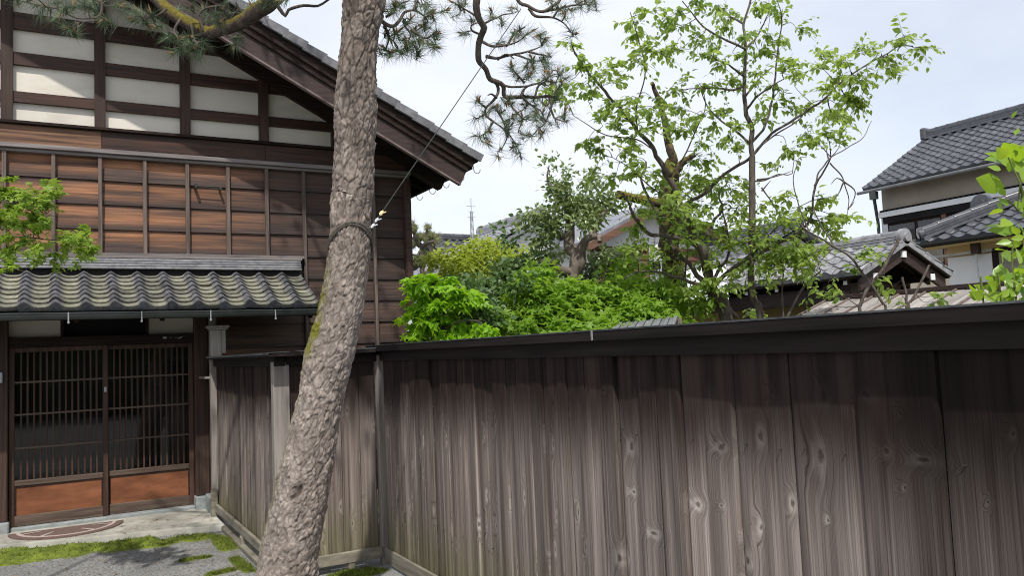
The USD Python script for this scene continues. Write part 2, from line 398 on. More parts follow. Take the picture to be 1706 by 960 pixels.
W_POSTV = tinted('house_post_wood', (0.022, 0.014, 0.012), (0.075, 0.043, 0.032), (40, 40, 1.4), 0.6, rnd=0.15)
W_RAIL = tinted('house_rail_wood', (0.018, 0.012, 0.011), (0.075, 0.036, 0.025), (1.6, 5, 34), 0.55, rnd=0.2, detail=5)
W_FASCIA = tinted('fascia_board_wood', (0.035, 0.022, 0.018), (0.20, 0.105, 0.062), (1.2, 5, 42), 0.55, rnd=0.2, detail=5, c2=(0.30, 0.17, 0.10), hi=0.78)
W_LEDGE = tinted('grey_ledge_wood', (0.10, 0.088, 0.086), (0.24, 0.215, 0.21), (2, 20, 30), 0.6, rnd=0.1)
W_BATTEN = tinted('batten_wood', (0.055, 0.042, 0.038), (0.19, 0.145, 0.125), (40, 40, 1.8), 0.65, rnd=0.25)
W_BARGE = tinted('barge_wood', (0.030, 0.019, 0.018), (0.062, 0.041, 0.038), (3, 3, 30), 0.6, rnd=0.1)
W_BTRIM = tinted('barge_trim_wood', (0.12, 0.085, 0.08), (0.22, 0.17, 0.165), (4, 4, 12), 0.55)
W_SIDING = siding_material('siding_wood', (0.32, 0.148, 0.074), 1.0)
W_DOOR = tinted('door_wood', (0.034, 0.018, 0.013), (0.085, 0.047, 0.033), (30, 30, 1.6), 0.5, rnd=0.12)
W_DRAIL = tinted('door_rail_wood', (0.06, 0.040, 0.031), (0.15, 0.11, 0.085), (2, 30, 40), 0.6, rnd=0.12)
W_PANEL = tinted('door_panel_wood', (0.11, 0.040, 0.019), (0.27, 0.105, 0.050), (2.6, 3, 7), 0.5, detail=6, lo=0.32, hi=0.66)
PLASTER = tinted('plaster', (0.49, 0.445, 0.37), (0.68, 0.645, 0.575), (1.2, 1.2, 3.0), 0.9, detail=6, bump=0.05, lo=0.22, hi=0.5, rnd=0.05)
PLASTER_DIM = tinted('entry_plaster', (0.40, 0.37, 0.30), (0.52, 0.49, 0.42), (2, 2, 4), 0.9, bump=0.05)
TILE_OLD = M('old_roof_tile', {
    'g': ('geometry', {}), 'o': ('object_info', {}), 'x': ('separate_xyz', {}), 'k': ('attribute', dict(attribute='trough')),
    'n': ('noise_texture', dict(scale=26, detail=5, roughness=0.65)), 'n2': ('noise_texture', dict(scale=5, detail=3)),
    'a': ('rgb_ramp', dict(ramp=[(0.3, (0.055, 0.055, 0.06)), (0.6, (0.13, 0.13, 0.14)), (0.75, (0.20, 0.20, 0.205))])),
    'l': ('rgb_ramp', dict(ramp=[(0.3, (0.15, 0.148, 0.105)), (0.6, (0.27, 0.265, 0.20)), (0.75, (0.38, 0.375, 0.31))])),
    'f': ('math', dict(math_type='multiply_add', value2=1.1, value3=-0.42)), 'fa': ('math', dict(math_type='add', use_clamp=True)),
    'c': ('mix', {}), 'v': ('map_range', dict(from_min=0, from_max=1, to_min=0.75, to_max=1.2)), 'h': ('hsv', {}),
    'b': ('bump', dict(strength=0.3, distance=0.004)), 'p': ('principled_bsdf', dict(roughness=0.72, specular_ior_level=0.35))},
    [('g.position', 'n.vector'), ('g.position', 'n2.vector'), ('n.fac', 'a.fac'), ('n.fac', 'l.fac'), ('n2.fac', 'f.value1'), ('f.value', 'fa.value1'), ('k.fac', 'fa.value2'), ('fa.value', 'c.fac'), ('a.color', 'c.color1'), ('l.color', 'c.color2'),
     ('o.random', 'v.value'), ('v.result', 'h.value'), ('c.color', 'h.color'), ('h.color', 'p.base_color'), ('n.fac', 'b.height'), ('b.normal', 'p.normal')])
TILE_GREY = tinted('grey_roof_tile', (0.14, 0.145, 0.155), (0.30, 0.30, 0.315), (12, 12, 12), 0.5, rnd=0.18, spec=0.4)
TILE_VERGE = tinted('verge_tile_clay', (0.095, 0.095, 0.105), (0.20, 0.20, 0.215), (9, 9, 9), 0.6, rnd=0.2)
TILE_DARK = tinted('glazed_roof_tile', (0.035, 0.037, 0.044), (0.085, 0.088, 0.10), (9, 9, 9), 0.28, rnd=0.25, spec=0.6, bump=0.05)
TILE_FAR = tinted('far_roof_tile', (0.13, 0.135, 0.16), (0.23, 0.235, 0.265), (5, 5, 5), 0.45, rnd=0.12, spec=0.5)
GUTTER = tinted('gutter_paint', (0.025, 0.032, 0.030), (0.05, 0.058, 0.055), (6, 6, 6), 0.4, spec=0.5, bump=0.03)
GUTTER2 = tinted('grey_gutter', (0.10, 0.105, 0.11), (0.17, 0.175, 0.18), (6, 6, 6), 0.5)
STEEL = tinted('galvanised_steel', (0.28, 0.29, 0.30), (0.48, 0.49, 0.5), (12, 12, 12), 0.4, metallic=0.6)
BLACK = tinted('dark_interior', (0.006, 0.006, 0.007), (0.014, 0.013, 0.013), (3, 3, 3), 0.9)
CONCRETE = tinted('pale_concrete', (0.26, 0.255, 0.22), (0.44, 0.43, 0.38), (5, 5, 5), 0.85, detail=7, lo=0.3, hi=0.68, bump=0.25, extra=1.7)
SILL_STONE = tinted('bluish_stone', (0.17, 0.19, 0.19), (0.32, 0.345, 0.345), (8, 8, 14), 0.7, detail=6)
GLASS = M('pane_glass', {'f': ('fresnel', dict(IOR=1.38)), 't': ('transparent_bsdf', {}), 'g': ('glossy_bsdf', dict(roughness=0.03, color=(0.9, 0.92, 0.95))), 'm': ('mix_closure', {})},
          [('f.fac', 'm.fac'), ('t.BSDF', 'm.closure1'), ('g.BSDF', 'm.closure2')], 'm.closure')
L_TREE = leaf_material('spring_leaf', (0.10, 0.185, 0.035), (0.34, 0.46, 0.10), 0.52, 0.36, 0.5)
L_LIME = leaf_material('lime_leaf', (0.17, 0.36, 0.015), (0.30, 0.52, 0.04), 0.45)
L_YELLOW = leaf_material('yellow_green_leaf', (0.16, 0.26, 0.03), (0.34, 0.41, 0.06), 0.45)
L_DARK = leaf_material('dark_glossy_leaf', (0.025, 0.07, 0.018), (0.10, 0.17, 0.05), 0.2, 0.28, 0.6)
L_CAM = leaf_material('camellia_leaf', (0.035, 0.10, 0.025), (0.24, 0.31, 0.12), 0.25, 0.26, 0.6)
L_MAPLE = leaf_material('maple_leaf', (0.13, 0.26, 0.025), (0.28, 0.44, 0.06), 0.5)
L_MAPLE2 = leaf_material('sunny_maple_leaf', (0.14, 0.25, 0.03), (0.32, 0.44, 0.08), 0.45)
L_SHRUB = leaf_material('broad_shrub_leaf', (0.14, 0.28, 0.02), (0.32, 0.46, 0.05), 0.45, 0.35, 0.5)
NEEDLE = tinted('pine_needle', (0.045, 0.08, 0.038), (0.15, 0.195, 0.11), (9, 9, 9), 0.5, rnd=0.25, bump=0.0)
NEEDLE_FAR = tinted('far_pine_needle', (0.12, 0.14, 0.05), (0.26, 0.27, 0.13), (6, 6, 6), 0.6, bump=0.0)
CANDLE = tinted('pine_candle', (0.20, 0.11, 0.05), (0.36, 0.23, 0.12), (30, 30, 30), 0.8)
BARK = bark_material('pine_bark', (0.30, 0.255, 0.225), (0.07, 0.055, 0.047), moss=(0.15, 0.145, 0.025))
TWIG = tinted('dark_twig', (0.035, 0.026, 0.024), (0.085, 0.066, 0.058), (20, 20, 20), 0.8, rnd=0.1)
LIMB = tinted('grey_brown_limb', (0.05, 0.040, 0.034), (0.15, 0.125, 0.105), (26, 26, 9), 0.85, detail=6, bump=0.5)
MOSSY = M('mossy_limb', {'g': ('geometry', {}), 'x': ('separate_xyz', {}), 'n': ('noise_texture', dict(scale=28, detail=6, roughness=0.7)), 'n2': ('noise_texture', dict(scale=7, detail=3)),
    'm': ('math', dict(math_type='multiply_add', value2=1.6)), 's': ('map_range', dict(range_type='smoothstep', from_min=0.55, from_max=1.15, to_min=0, to_max=1, clamp=True)),
    'bk': ('rgb_ramp', dict(ramp=[(0.3, (0.03, 0.024, 0.02)), (0.7, (0.13, 0.10, 0.085))])), 'ms': ('rgb_ramp', dict(ramp=[(0.3, (0.065, 0.056, 0.013)), (0.7, (0.20, 0.165, 0.038))])), 'c': ('mix', {}),
    'b': ('bump', dict(strength=0.8, distance=0.012)), 'p': ('principled_bsdf', dict(roughness=0.95, specular_ior_level=0.1))},
    [('g.normal', 'x.vector'), ('g.position', 'n.vector'), ('g.position', 'n2.vector'), ('n2.fac', 'm.value1'), ('x.z', 'm.value3'), ('m.value', 's.value'), ('n.fac', 'bk.fac'), ('n.fac', 'ms.fac'), ('s.result', 'c.fac'), ('bk.color', 'c.color1'), ('ms.color', 'c.color2'), ('c.color', 'p.base_color'), ('n.fac', 'b.height'), ('b.normal', 'p.normal')])
MOSS = tinted('ground_moss', (0.06, 0.08, 0.012), (0.17, 0.22, 0.028), (14, 14, 14), 0.95, detail=6, bump=0.6, dist=0.02)
GRAVEL = tinted('gravel_ground', (0.14, 0.14, 0.137), (0.32, 0.32, 0.31), (60, 60, 60), 0.9, detail=8, bump=0.8, dist=0.012, extra=1.3)
PEBBLE = M('pebble', {'g': ('geometry', {}), 'r': ('rgb_ramp', dict(ramp=[(0, (0.17, 0.17, 0.165)), (0.6, (0.36, 0.36, 0.35)), (0.93, (0.50, 0.49, 0.46)), (1.0, (0.40, 0.33, 0.27))])), 'p': ('principled_bsdf', dict(roughness=0.85))}, [('g.random_per_island', 'r.fac'), ('r.color', 'p.base_color')])
CREAM = tinted('cream_render', (0.72, 0.55, 0.29), (0.82, 0.66, 0.39), (2, 2, 2), 0.9, bump=0.05)
BEIGE = tinted('beige_render', (0.36, 0.315, 0.255), (0.44, 0.39, 0.325), (2, 2, 2), 0.9, bump=0.05)
WHITE = tinted('white_paint', (0.70, 0.71, 0.73), (0.82, 0.83, 0.84), (2, 2, 2), 0.7, bump=0.03)
LTGREY = tinted('pale_grey_metal', (0.50, 0.52, 0.55), (0.66, 0.68, 0.71), (3, 3, 8), 0.5, bump=0.05)
W_ROOFBOARD = tinted('weathered_roof_board', (0.20, 0.18, 0.17), (0.40, 0.37, 0.35), (1.5, 24, 6), 0.8, rnd=0.2)
W_BROWN = tinted('brown_cladding', (0.09, 0.05, 0.035), (0.19, 0.105, 0.07), (2, 2, 30), 0.7, rnd=0.15)
DIRT = tinted('garden_soil', (0.05, 0.045, 0.03), (0.10, 0.10, 0.05), (4, 4, 4), 0.95)

# ------------------------------------------------------------------ setting: ground
g = MB()
g.add([[-300, -300, 0], [300, -300, 0], [300, 300, 0], [-300, 300, 0]], [[0, 1, 2, 3]])
tag(part('/World', 'ground', g, GRAVEL), 'grey gravel ground in front of the house and fence', 'ground', 'structure')
g = MB(); g.add([[2.36, -6, 0.004], [40, -6, 0.004], [40, 60, 0.004], [2.36, 60, 0.004]], [[0, 1, 2, 3]])
tag(part('/World', 'garden_ground', g, DIRT), 'dark garden soil behind the wooden fence', 'ground', 'structure')

SL0, SL1 = 8.86, 8.42                       # front edge of the concrete step, left and right
g = MB()
V = []
xs = np.linspace(-3.0, 1.40, 60)
edge = SL0 + (SL1 - SL0) * (xs + 0.47) / 1.76
jit = (meshkit.noise(np.c_[xs * 6, xs * 0, xs * 0], 3) - 0.5) * 0.05
top = np.c_[xs, edge + jit, np.full(60, 0.058)]
n = len(xs)
V = np.vstack([np.c_[xs, np.full(n, 9.62), np.full(n, 0.066)], top, np.c_[xs, edge + jit - 0.012, np.full(n, 0.045)], np.c_[xs, edge + jit - 0.016, np.full(n, -0.02)]])
F = [[k * n + i, (k + 1) * n + i, (k + 1) * n + i + 1, k * n + i + 1] for k in range(3) for i in range(n - 1)]
tag(part('/World', 'concrete_step', (V, F), CONCRETE, smooth=40), 'pale concrete step in front of the sliding doors', 'step', 'structure')

# moss along the step's edge and at the fence's foot: a low mound with blades
def moss_patch(cx, cy, rx, ry, h, seed, ang=0.0):
    N = 46
    a, b = np.meshgrid(np.linspace(-1, 1, N), np.linspace(-1, 1, N), indexing='ij')
    ca, sa = math.cos(ang), math.sin(ang)
    x, y = cx + rx * a * ca - ry * b * sa, cy + rx * a * sa + ry * b * ca
    nz = meshkit.fbm(np.stack([x * 7, y * 7, 0 * x], -1), 4, seed)
    fall = np.clip(1.1 - (a ** 4 + b ** 2) ** 0.5, 0, 1)
    z = h * (fall ** 0.5 * (0.15 + 1.5 * nz) - 0.35)
    V = np.stack([x, y, np.maximum(z, -0.01)], -1).reshape(-1, 3)
    i, j = np.meshgrid(np.arange(N - 1), np.arange(N - 1), indexing='ij')
    F = np.stack([i * N + j, (i + 1) * N + j, (i + 1) * N + j + 1, i * N + j + 1], -1).reshape(-1, 4)
    return V, F


g = MB()
tuft_pts = []
for k, (cx, cy, rx, ry, h, ang) in enumerate([(-0.2, 8.50, 0.55, 0.36, 0.07, -0.2), (0.55, 8.30, 0.50, 0.22, 0.065, -0.24), (1.12, 8.17, 0.30, 0.13, 0.05, -0.2), (1.30, 7.75, 0.10, 0.35, 0.035, 0.0), (1.28, 6.9, 0.06, 0.35, 0.03, 0.05), (1.0, 7.35, 0.14, 0.05, 0.02, 0.1), (1.1, 6.75, 0.13, 0.045, 0.02, 0.2), (-1.2, 8.6, 0.6, 0.35, 0.07, -0.2), (1.95, 6.05, 0.3, 0.12, 0.03, 0)]):
    V, F = moss_patch(cx, cy, rx, ry, h, 11 + k, ang)
    g.add(V, F)
    ok = V[V[:, 2] > 0.12 * h]
    tuft_pts.append(ok[rng.integers(0, len(ok), 700)])
tp = np.vstack(tuft_pts) + rng.normal(0, 0.008, (len(np.vstack(tuft_pts)), 3)) * [1, 1, 0]
d = rng.normal(0, 1, tp.shape) * [0.5, 0.5, 0] + [0, 0, 1]
s = np.cross(d, rng.normal(0, 1, tp.shape)); s /= np.linalg.norm(s, axis=1, keepdims=True)
L = rng.uniform(0.010, 0.026, (len(tp), 1))
V = np.stack([tp - s * 0.004, tp + s * 0.004, tp + d * L], 1).reshape(-1, 3)
g.add(V, np.arange(len(V)).reshape(-1, 3))
tag(part('/World', 'moss', g, MOSS, smooth=60), 'bright green moss along the edge of the concrete step', 'moss', 'stuff')

# fallen pine needles and scraps of leaf
N = 1500
c = np.c_[rng.uniform(-0.6, 2.1, N), rng.uniform(5.0, 9.2, N), np.full(N, 0.010)]
c = c[(c[:, 0] < 1.35) | (c[:, 1] < 6.1)]
c[:, 2] += np.where(c[:, 1] > SL0 + (SL1 - SL0) * (c[:, 0] + 0.47) / 1.76, 0.058, 0.0)
a = rng.uniform(0, np.pi, len(c)); d = np.c_[np.cos(a), np.sin(a), 0 * a]; w = np.c_[-np.sin(a), np.cos(a), 0 * a]
L = rng.uniform(0.02, 0.055, (len(c), 1)); wd_ = np.where(rng.random((len(c), 1)) < 0.12, 0.008, 0.0014)
V = np.stack([c - d * L, c - w * wd_ + [0, 0, .002], c + d * L, c + w * wd_ + [0, 0, .002]], 1).reshape(-1, 3)
F = (np.array([[0, 1, 2], [0, 2, 3]])[None] + 4 * np.arange(len(c))[:, None, None]).reshape(-1, 3)
LITTER = tinted('dry_needles', (0.12, 0.075, 0.04), (0.26, 0.17, 0.09), (30, 30, 30), 0.9, bump=0)
tag(part('/World', 'fallen_needles', (V, F), LITTER), 'dry brown pine needles scattered on the gravel and step', 'litter', 'stuff')

# a dark hedge bank across the lane, mirrored in the door glass
def hedge_bank():
    N, K = 160, 26
    a, b = np.meshgrid(np.linspace(-16, 14, N), np.linspace(0, 1, K), indexing='ij')
    hz = 3.6 + 1.2 * meshkit.fbm(np.stack([a * .6, 0 * a, 0 * a], -1), 3, 4)
    dep = 1.2 * np.sin(np.pi * b ** .8)
    nz = (meshkit.fbm(np.stack([a * 1.8, b * 7, 0 * a], -1), 4, 9) - .5) * 0.9
    V = np.stack([a, -9.0 - 1.2 + dep + nz, hz * np.minimum(1, b * 1.15)], -1).reshape(-1, 3)
    i, j = np.meshgrid(np.arange(N - 1), np.arange(K - 1), indexing='ij')
    F = np.stack([i * K + j, (i + 1) * K + j, (i + 1) * K + j + 1, i * K + j + 1], -1).reshape(-1, 4)
    return V, F


HEDGE = tinted('hedge_foliage', (0.012, 0.022, 0.008), (0.05, 0.075, 0.025), (14, 14, 14), 0.8, detail=7, bump=0.9, dist=0.05)
tag(part('/World', 'hedge', hedge_bank(), HEDGE, smooth=True), 'dark clipped hedge across the lane mirrored in the door glass', 'hedge', 'stuff')

# loose pebbles on the gravel
import trimesh
ico = trimesh.creation.icosphere(0)
N = 9000
px = np.c_[rng.uniform(-1.2, 1.5, N), rng.uniform(4.2, 8.6, N), np.zeros(N)]
sz = rng.uniform(0.004, 0.010, (N, 1, 1)) * rng.uniform(0.7, 1.3, (N, 1, 3)) * [[[1, 1, 0.7]]]
V = px[:, None] + (ico.vertices[None] + rng.normal(0, 0.15, (N, 12, 3))) * sz + [0, 0, 0.002]
F = ico.faces[None] + 12 * np.arange(N)[:, None, None]
tag(part('/World', 'gravel_stones', (V.reshape(-1, 3), F.reshape(-1, 3)), PEBBLE), 'small loose grey gravel stones on the ground', 'gravel', 'stuff')

# ------------------------------------------------------------------ the wooden house
FY = 9.5
house = thing('wooden_house', 'old dark timber house with white plaster gable and lattice sliding doors', 'house', (1.7, FY, 0))
TH = math.atan(0.516)
CT, ST = math.cos(TH), math.sin(TH)
TIP = np.array([4.43, 3.955])
RIDGE_T = 6.4                                  # length of the slope


def slope_pt(t, o):
    return TIP + t * np.array([-CT, ST]) + o * np.array([ST, CT])


def slope_board(t0, t1, o0, o1, y0, y1, mirror=False):
    P = np.array([slope_pt(t0, o0), slope_pt(t1, o0), slope_pt(t1, o1), slope_pt(t0, o1)])
    if mirror:
        xr = slope_pt(RIDGE_T, 0)[0]; P[:, 0] = 2 * xr - P[:, 0]; P = P[::-1]
    return MB().prism(P, 1, y0, y1)


def rake_z(x, o):
    """Height of the line at offset o under the roof edge."""
    return TIP[1] + (TIP[0] - x) * ST / CT + o / CT


def clip_below(poly, o):
    """Cuts an (x, z) polygon to what lies under the rake line."""
    out = []
    n = len(poly)
    for i in range(n):
        p, q = poly[i], poly[(i + 1) % n]
        a, b = rake_z(p[0], o) - p[1], rake_z(q[0], o) - q[1]
        if a >= 0: out.append(p)
        if a * b < 0:
            t = a / (a - b); out.append((p[0] + t * (q[0] - p[0]), p[1] + t * (q[1] - p[1])))
    return out


# structural wall behind everything
poly = clip_below([(-6.5, 2.0), (3.84, 2.0), (3.84, 8), (-6.5, 8)], -0.2)
g = MB().prism(poly, 1, 9.56, 9.75)
g.box(1.42, 3.84, 9.56, 9.75, 0, 2.0); g.box(-6.5, -0.45, 9.56, 9.75, 0, 2.0)
part(house, 'wall', g, W_DARK)
part(house, 'side_wall', MB().box(3.70, 3.84, 9.76, 16, 0, 3.9), W_DARK)

post_x = [-1.31 - 0.855, -1.31, -0.455, 0.3875, 1.235, 2.09, 2.945]
rails = [(4.36, 4.47), (4.75, 4.88), (5.125, 5.30), (5.62, 5.74)]
WOFF = -0.19
for k, x in enumerate(post_x):
    w = 0.0525
    p = clip_below([(x - w, 4.16), (x + w, 4.16), (x + w, 7), (x - w, 7)], WOFF + 0.1)
    part(house, 'post', MB().prism(p, 1, 9.435, 9.55), W_POSTV)
for a, b in zip(post_x[:-1] , post_x[1:]):
    lo = 4.16
    for z0, z1 in rails + [(6.1, 6.2)]:
        p = clip_below([(a + 0.0525, lo), (b - 0.0525, lo), (b - 0.0525, z0), (a + 0.0525, z0)], WOFF + 0.05)
        if len(p) > 2: part(house, 'plaster_panel', MB().prism(p, 1, 9.50, 9.545), PLASTER)
        p = clip_below([(a + 0.0525, z0), (b - 0.0525, z0), (b - 0.0525, z1), (a + 0.0525, z1)], WOFF + 0.05)
        if len(p) > 2: part(house, 'rail', MB().prism(p, 1, 9.455, 9.55), W_RAIL)
        lo = z1
p = clip_below([(2.9975, 4.16), (3.80, 4.16), (3.80, 4.36), (2.9975, 4.36)], WOFF + 0.05)
part(house, 'plaster_panel', MB().prism(p, 1, 9.50, 9.545), PLASTER)
part(house, 'rake_beam', slope_board(-0.0, 6.4, WOFF - 0.06, WOFF + 0.11, 9.43, 9.56), W_DARK)
part(house, 'sill_beam', MB().box(-3.2, 3.86, 9.41, 9.55, 4.128, 4.16), W_DARK)
for a, b in ((-3.2, -1.30), (-1.298, 0.40), (0.402, 2.10), (2.102, 3.84)):
    part(house, 'fascia_board', MB().box(a, b, 9.455, 9.55, 3.922, 4.126), W_FASCIA if b < 1 else W_RAIL)  # right-hand boards take a darker wood to paint the shade there
part(house, 'ledge', MB().box(-3.2, 3.88, 9.385, 9.55, 3.875, 3.92).box(-3.2, 3.87, 9.42, 9.55, 3.842, 3.874), W_LEDGE)
# weatherboards, lapped
cuts = [-3.06, -1.35, 0.37, 2.10, 3.80]
for r in range(4):
    zb = 2.82 + 0.26 * r
    for a, b in zip(cuts[:-1], cuts[1:]):
        dz, dy = rng.uniform(-0.004, 0.004), rng.uniform(0, 0.004)
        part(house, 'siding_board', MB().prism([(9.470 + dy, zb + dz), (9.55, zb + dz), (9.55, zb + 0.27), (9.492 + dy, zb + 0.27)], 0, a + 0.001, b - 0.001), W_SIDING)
for r in range(10):
    zb = 0.22 + 0.26 * r
    for a, b in ((1.45, 2.53), (2.53, 3.80)):
        dz, dy = rng.uniform(-0.004, 0.004), rng.uniform(0, 0.004)
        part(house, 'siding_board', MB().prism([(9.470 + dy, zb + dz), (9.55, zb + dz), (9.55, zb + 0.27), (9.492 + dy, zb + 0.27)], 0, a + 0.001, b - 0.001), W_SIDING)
for k in range(-7, 8):
    x = 0.385 + 0.43 * k
    if x > 3.6: continue
    z0 = 0.3 if x > 2.5 else 2.795
    # notched to follow the laps
    part(house, 'batten', MB().box(x - 0.019, x + 0.019, 9.425, 9.49, z0, 3.84), W_BATTEN)
part(house, 'corner_board', MB().box(3.795, 3.885, 9.42, 9.76, 0.2, 3.84).box(3.80, 3.86, 9.40, 9.42, 0.2, 3.84), W_RAIL)
part(house, 'bottom_rail', MB().box(-3.2, 2.51, 9.37, 9.55, 2.785, 2.818), W_LEDGE)

# main roof
for mir in (False, True):
    part(house, 'roof_deck', slope_board(0.0, RIDGE_T, -0.075, -0.02, 8.53, 16.2, mir), W_DARK)
    part(house, 'roof_covering', slope_board(0.0, RIDGE_T, -0.018, 0.02, 8.80, 16.2, mir), TILE_GREY)
    part(house, 'barge_cleat', slope_board(0.03, RIDGE_T, -0.165, -0.077, 8.545, 8.60, mir), W_DARK)
    part(house, 'barge_board', slope_board(0.06, RIDGE_T, -0.400, -0.14, 8.60, 8.645, mir), W_BARGE)
    part(house, 'barge_trim', slope_board(0.06, RIDGE_T, -0.422, -0.402, 8.588, 8.645, mir), W_BTRIM)
    part(house, 'barge_moulding', slope_board(0.06, RIDGE_T, -0.232, -0.141, 8.572, 8.5995, mir), W_DARK)
    part(house, 'inner_cleat', slope_board(0.03, RIDGE_T, -0.20, -0.077, 8.65, 8.70, mir), W_DARK)
for k in range(27):
    t = -0.02 + 0.235 * k
    P = np.array([slope_pt(t, -0.060 - .001 * (k % 2)), slope_pt(t + 0.262, -0.076), slope_pt(t + 0.262, 0.012), slope_pt(t, 0.032)])
    P2 = np.array([slope_pt(t, 0.006), slope_pt(t + 0.262, -0.012), slope_pt(t + 0.262, 0.012), slope_pt(t, 0.032)])
    part(house, 'verge_tile', MB().prism(P, 1, 8.49 + .003 * (k % 2), 8.525).prism(P2, 1, 8.5255, 8.80 + .002 * (k % 2)), TILE_VERGE)
part(house, 'eave_fascia', MB().box(4.36, 4.41, 8.70, 16, 3.84, 3.925), W_DARK)
for k in range(14):
    y = 8.78 + 0.42 * k
    p = slope_pt(0.04, -0.125); q = slope_pt(1.2, -0.125)
    part(house, 'rafter', MB().obox((p[0], y, p[1]), (q[0], y, q[1]), 0.06, 0.085), W_DARK)
for k in range(6):
    y = 8.66 + 0.45 * k
    a = np.linspace(0, np.pi, 8)
    P = np.c_[4.40 + 0.045 - 0.045 * np.cos(a), np.full(8, y), 3.835 - 0.055 * np.sin(a)]
    P = np.vstack([[4.40, y, 3.87], P])
    part(house, 'gutter_hook', MB().tube(P, 0.005, 5), STEEL)

# entry roof: a tiled pent roof with a course of ridge tiles
er = part(house, 'entry_roof', MB().prism([(9.45, 2.585), (9.45, 2.555), (8.66, 2.145), (8.66, 2.175)], 0, -3.1, 2.46), W_DARK)
DN = np.array([0, 8.64 - 9.40, 2.195 - 2.59]); SL = np.linalg.norm(DN); DN /= SL
NU = np.cross([1.0, 0, 0], DN); NU = NU if NU[2] > 0 else -NU
PITCH_U, ROWS = 0.25, 8
EXPO = SL / ROWS


def tile_profile(u, P=0.25, amp=0.047):
    c = (u / P + 0.5) % 1.0 - 0.5           # crest at u = 0
    return amp * np.exp(-(np.where(c < 0, c / 0.13, c / 0.21)) ** 2) + 0.010 * np.cos(2 * np.pi * (c)) * 0.5


uu = np.linspace(-0.045, 0.225, 12)
ww = tile_profile(uu)
tr = np.clip(0.62 - ww / 0.030, -0.35, 0.6)
for c in range(13, -9, -1):
    xc = 2.40 - PITCH_U * (13 - c)
    for r in range(ROWS):
        last = r == ROWS - 1
        v0, v1 = r * EXPO - 0.01, (r + 1) * EXPO + 0.012
        base = np.array([xc - 0.18, 9.40, 2.59]) + rng.normal(0, 0.0022, 3)
        tilt = rng.normal(0, 0.003)
        def pt(u, v, w): return base + np.outer(u, [1, 0, 0]) + np.multiply.outer(np.broadcast_to(v, u.shape), DN) + np.outer(w + tilt * (u - .1) * 5, NU)
        A = pt(uu, v0, ww + 0.002); B = pt(uu, v1, ww + 0.024)
        C = pt(uu, v1, (ww + 0.004) if not last else np.full(12, -0.022))
        D = pt(uu, v1 - 0.03, (ww - 0.004) if not last else np.full(12, -0.022))
        V = np.vstack([A, B, B, C, D]); n = 12
        F = [[k * n + i, k * n + i + 1, (k + 1) * n + i + 1, (k + 1) * n + i] for k in (0, 2, 3) for i in range(n - 1)]
        T = np.concatenate([tr, tr + 0.12, tr * 0.5 + 0.1, tr - 0.3, tr * 0 - 0.5])
        part(er, 'roof_tile', (V, np.vstack([np.asarray(F)[:, [0, 1, 2]], np.asarray(F)[:, [0, 2, 3]]])), TILE_OLD, prim={'trough': T}, smooth=True)
for k in range(4):
    part(er, 'ridge_course', MB().box(-3.1, 2.455 - 0.002 * (k % 2), 9.295 + 0.012 * k, 9.47, 2.642 + 0.029 * k, 2.667 + 0.029 * k, 0.006), TILE_GREY)
part(er, 'ridge_bed', MB().box(-3.1, 2.44, 9.34, 9.47, 2.56, 2.642), BLACK)
part(er, 'flashing_board', MB().box(-3.1, 2.47, 9.33, 9.47, 2.757, 2.784), W_LEDGE)
part(er, 'eave_board', MB().box(-3.1, 2.455, 8.655, 8.70, 2.085, 2.168), BLACK)
part(er, 'soffit', MB().prism([(9.45, 2.50), (9.45, 2.47), (8.70, 2.085), (8.70, 2.115)], 0, -3.1, 2.44), W_DARK)
# gutter
a = np.linspace(np.pi * 0.02, np.pi * 0.98, 9)
ring = np.r_[[(8.598 + 0.05 * math.cos(t), 2.142 - 0.058 * math.sin(t)) for t in a], [(8.598 + 0.046 * math.cos(t), 2.142 - 0.054 * math.sin(t)) for t in a[::-1]]]
m = len(ring); V = np.vstack([np.c_[np.full(m, x), ring] for x in (-3.1, 2.44)])
F = [[i, (i + 1) % m, m + (i + 1) % m, m + i] for i in range(m)]
gt = part(house, 'entry_gutter', MB().add(V, F).tube([(-3.1, 8.548, 2.143), (2.44, 8.548, 2.143)], 0.006, 6), GUTTER, smooth=40)
for pxx in (114, 236, 351, 459):
    x = on(pxx, 535, 1, 8.55)[0]
    part(gt, 'gutter_strap', MB().box(x - 0.006, x + 0.006, 8.540, 8.546, 2.06, 2.15, 0.001).box(x - 0.009, x + 0.009, 8.536, 8.544, 2.045, 2.065, 0.002), STEEL)
for x in (-0.6, 0.15, 0.9, 1.65, 2.38):
    part(house, 'entry_rafter', MB().obox((x, 9.45, 2.47), (x, 8.70, 2.085), 0.045, 0.06), W_DARK)

# entry wall: posts, transom panels, lintel
part(house, 'entry_post', MB().box(-0.64, -0.435, 9.40, 9.56, 0.17, 2.45, 0.008), W_POSTV)
part(house, 'entry_post', MB().box(1.292, 1.43, 9.40, 9.56, 0.20, 2.45, 0.008), W_POSTV)
part(house, 'base_stone', MB().box(-0.70, -0.42, 9.36, 9.56, 0.05, 0.169, 0.012), SILL_STONE)
part(house, 'base_stone', MB().box(1.28, 1.45, 9.34, 9.56, 0.05, 0.199, 0.012), SILL_STONE)
part(house, 'lintel', MB().box(-0.434, 1.291, 9.43, 9.56, 1.86, 1.955), W_DARK)
part(house, 'transom_panel', MB().box(-0.434, 0.02, 9.49, 9.54, 1.956, 2.44), PLASTER_DIM)
part(house, 'transom_panel', MB().box(0.84, 1.291, 9.49, 9.54, 1.956, 2.44), PLASTER_DIM)
part(house, 'transom_opening', MB().box(0.05, 0.81, 9.53, 9.55, 1.956, 2.44), BLACK)
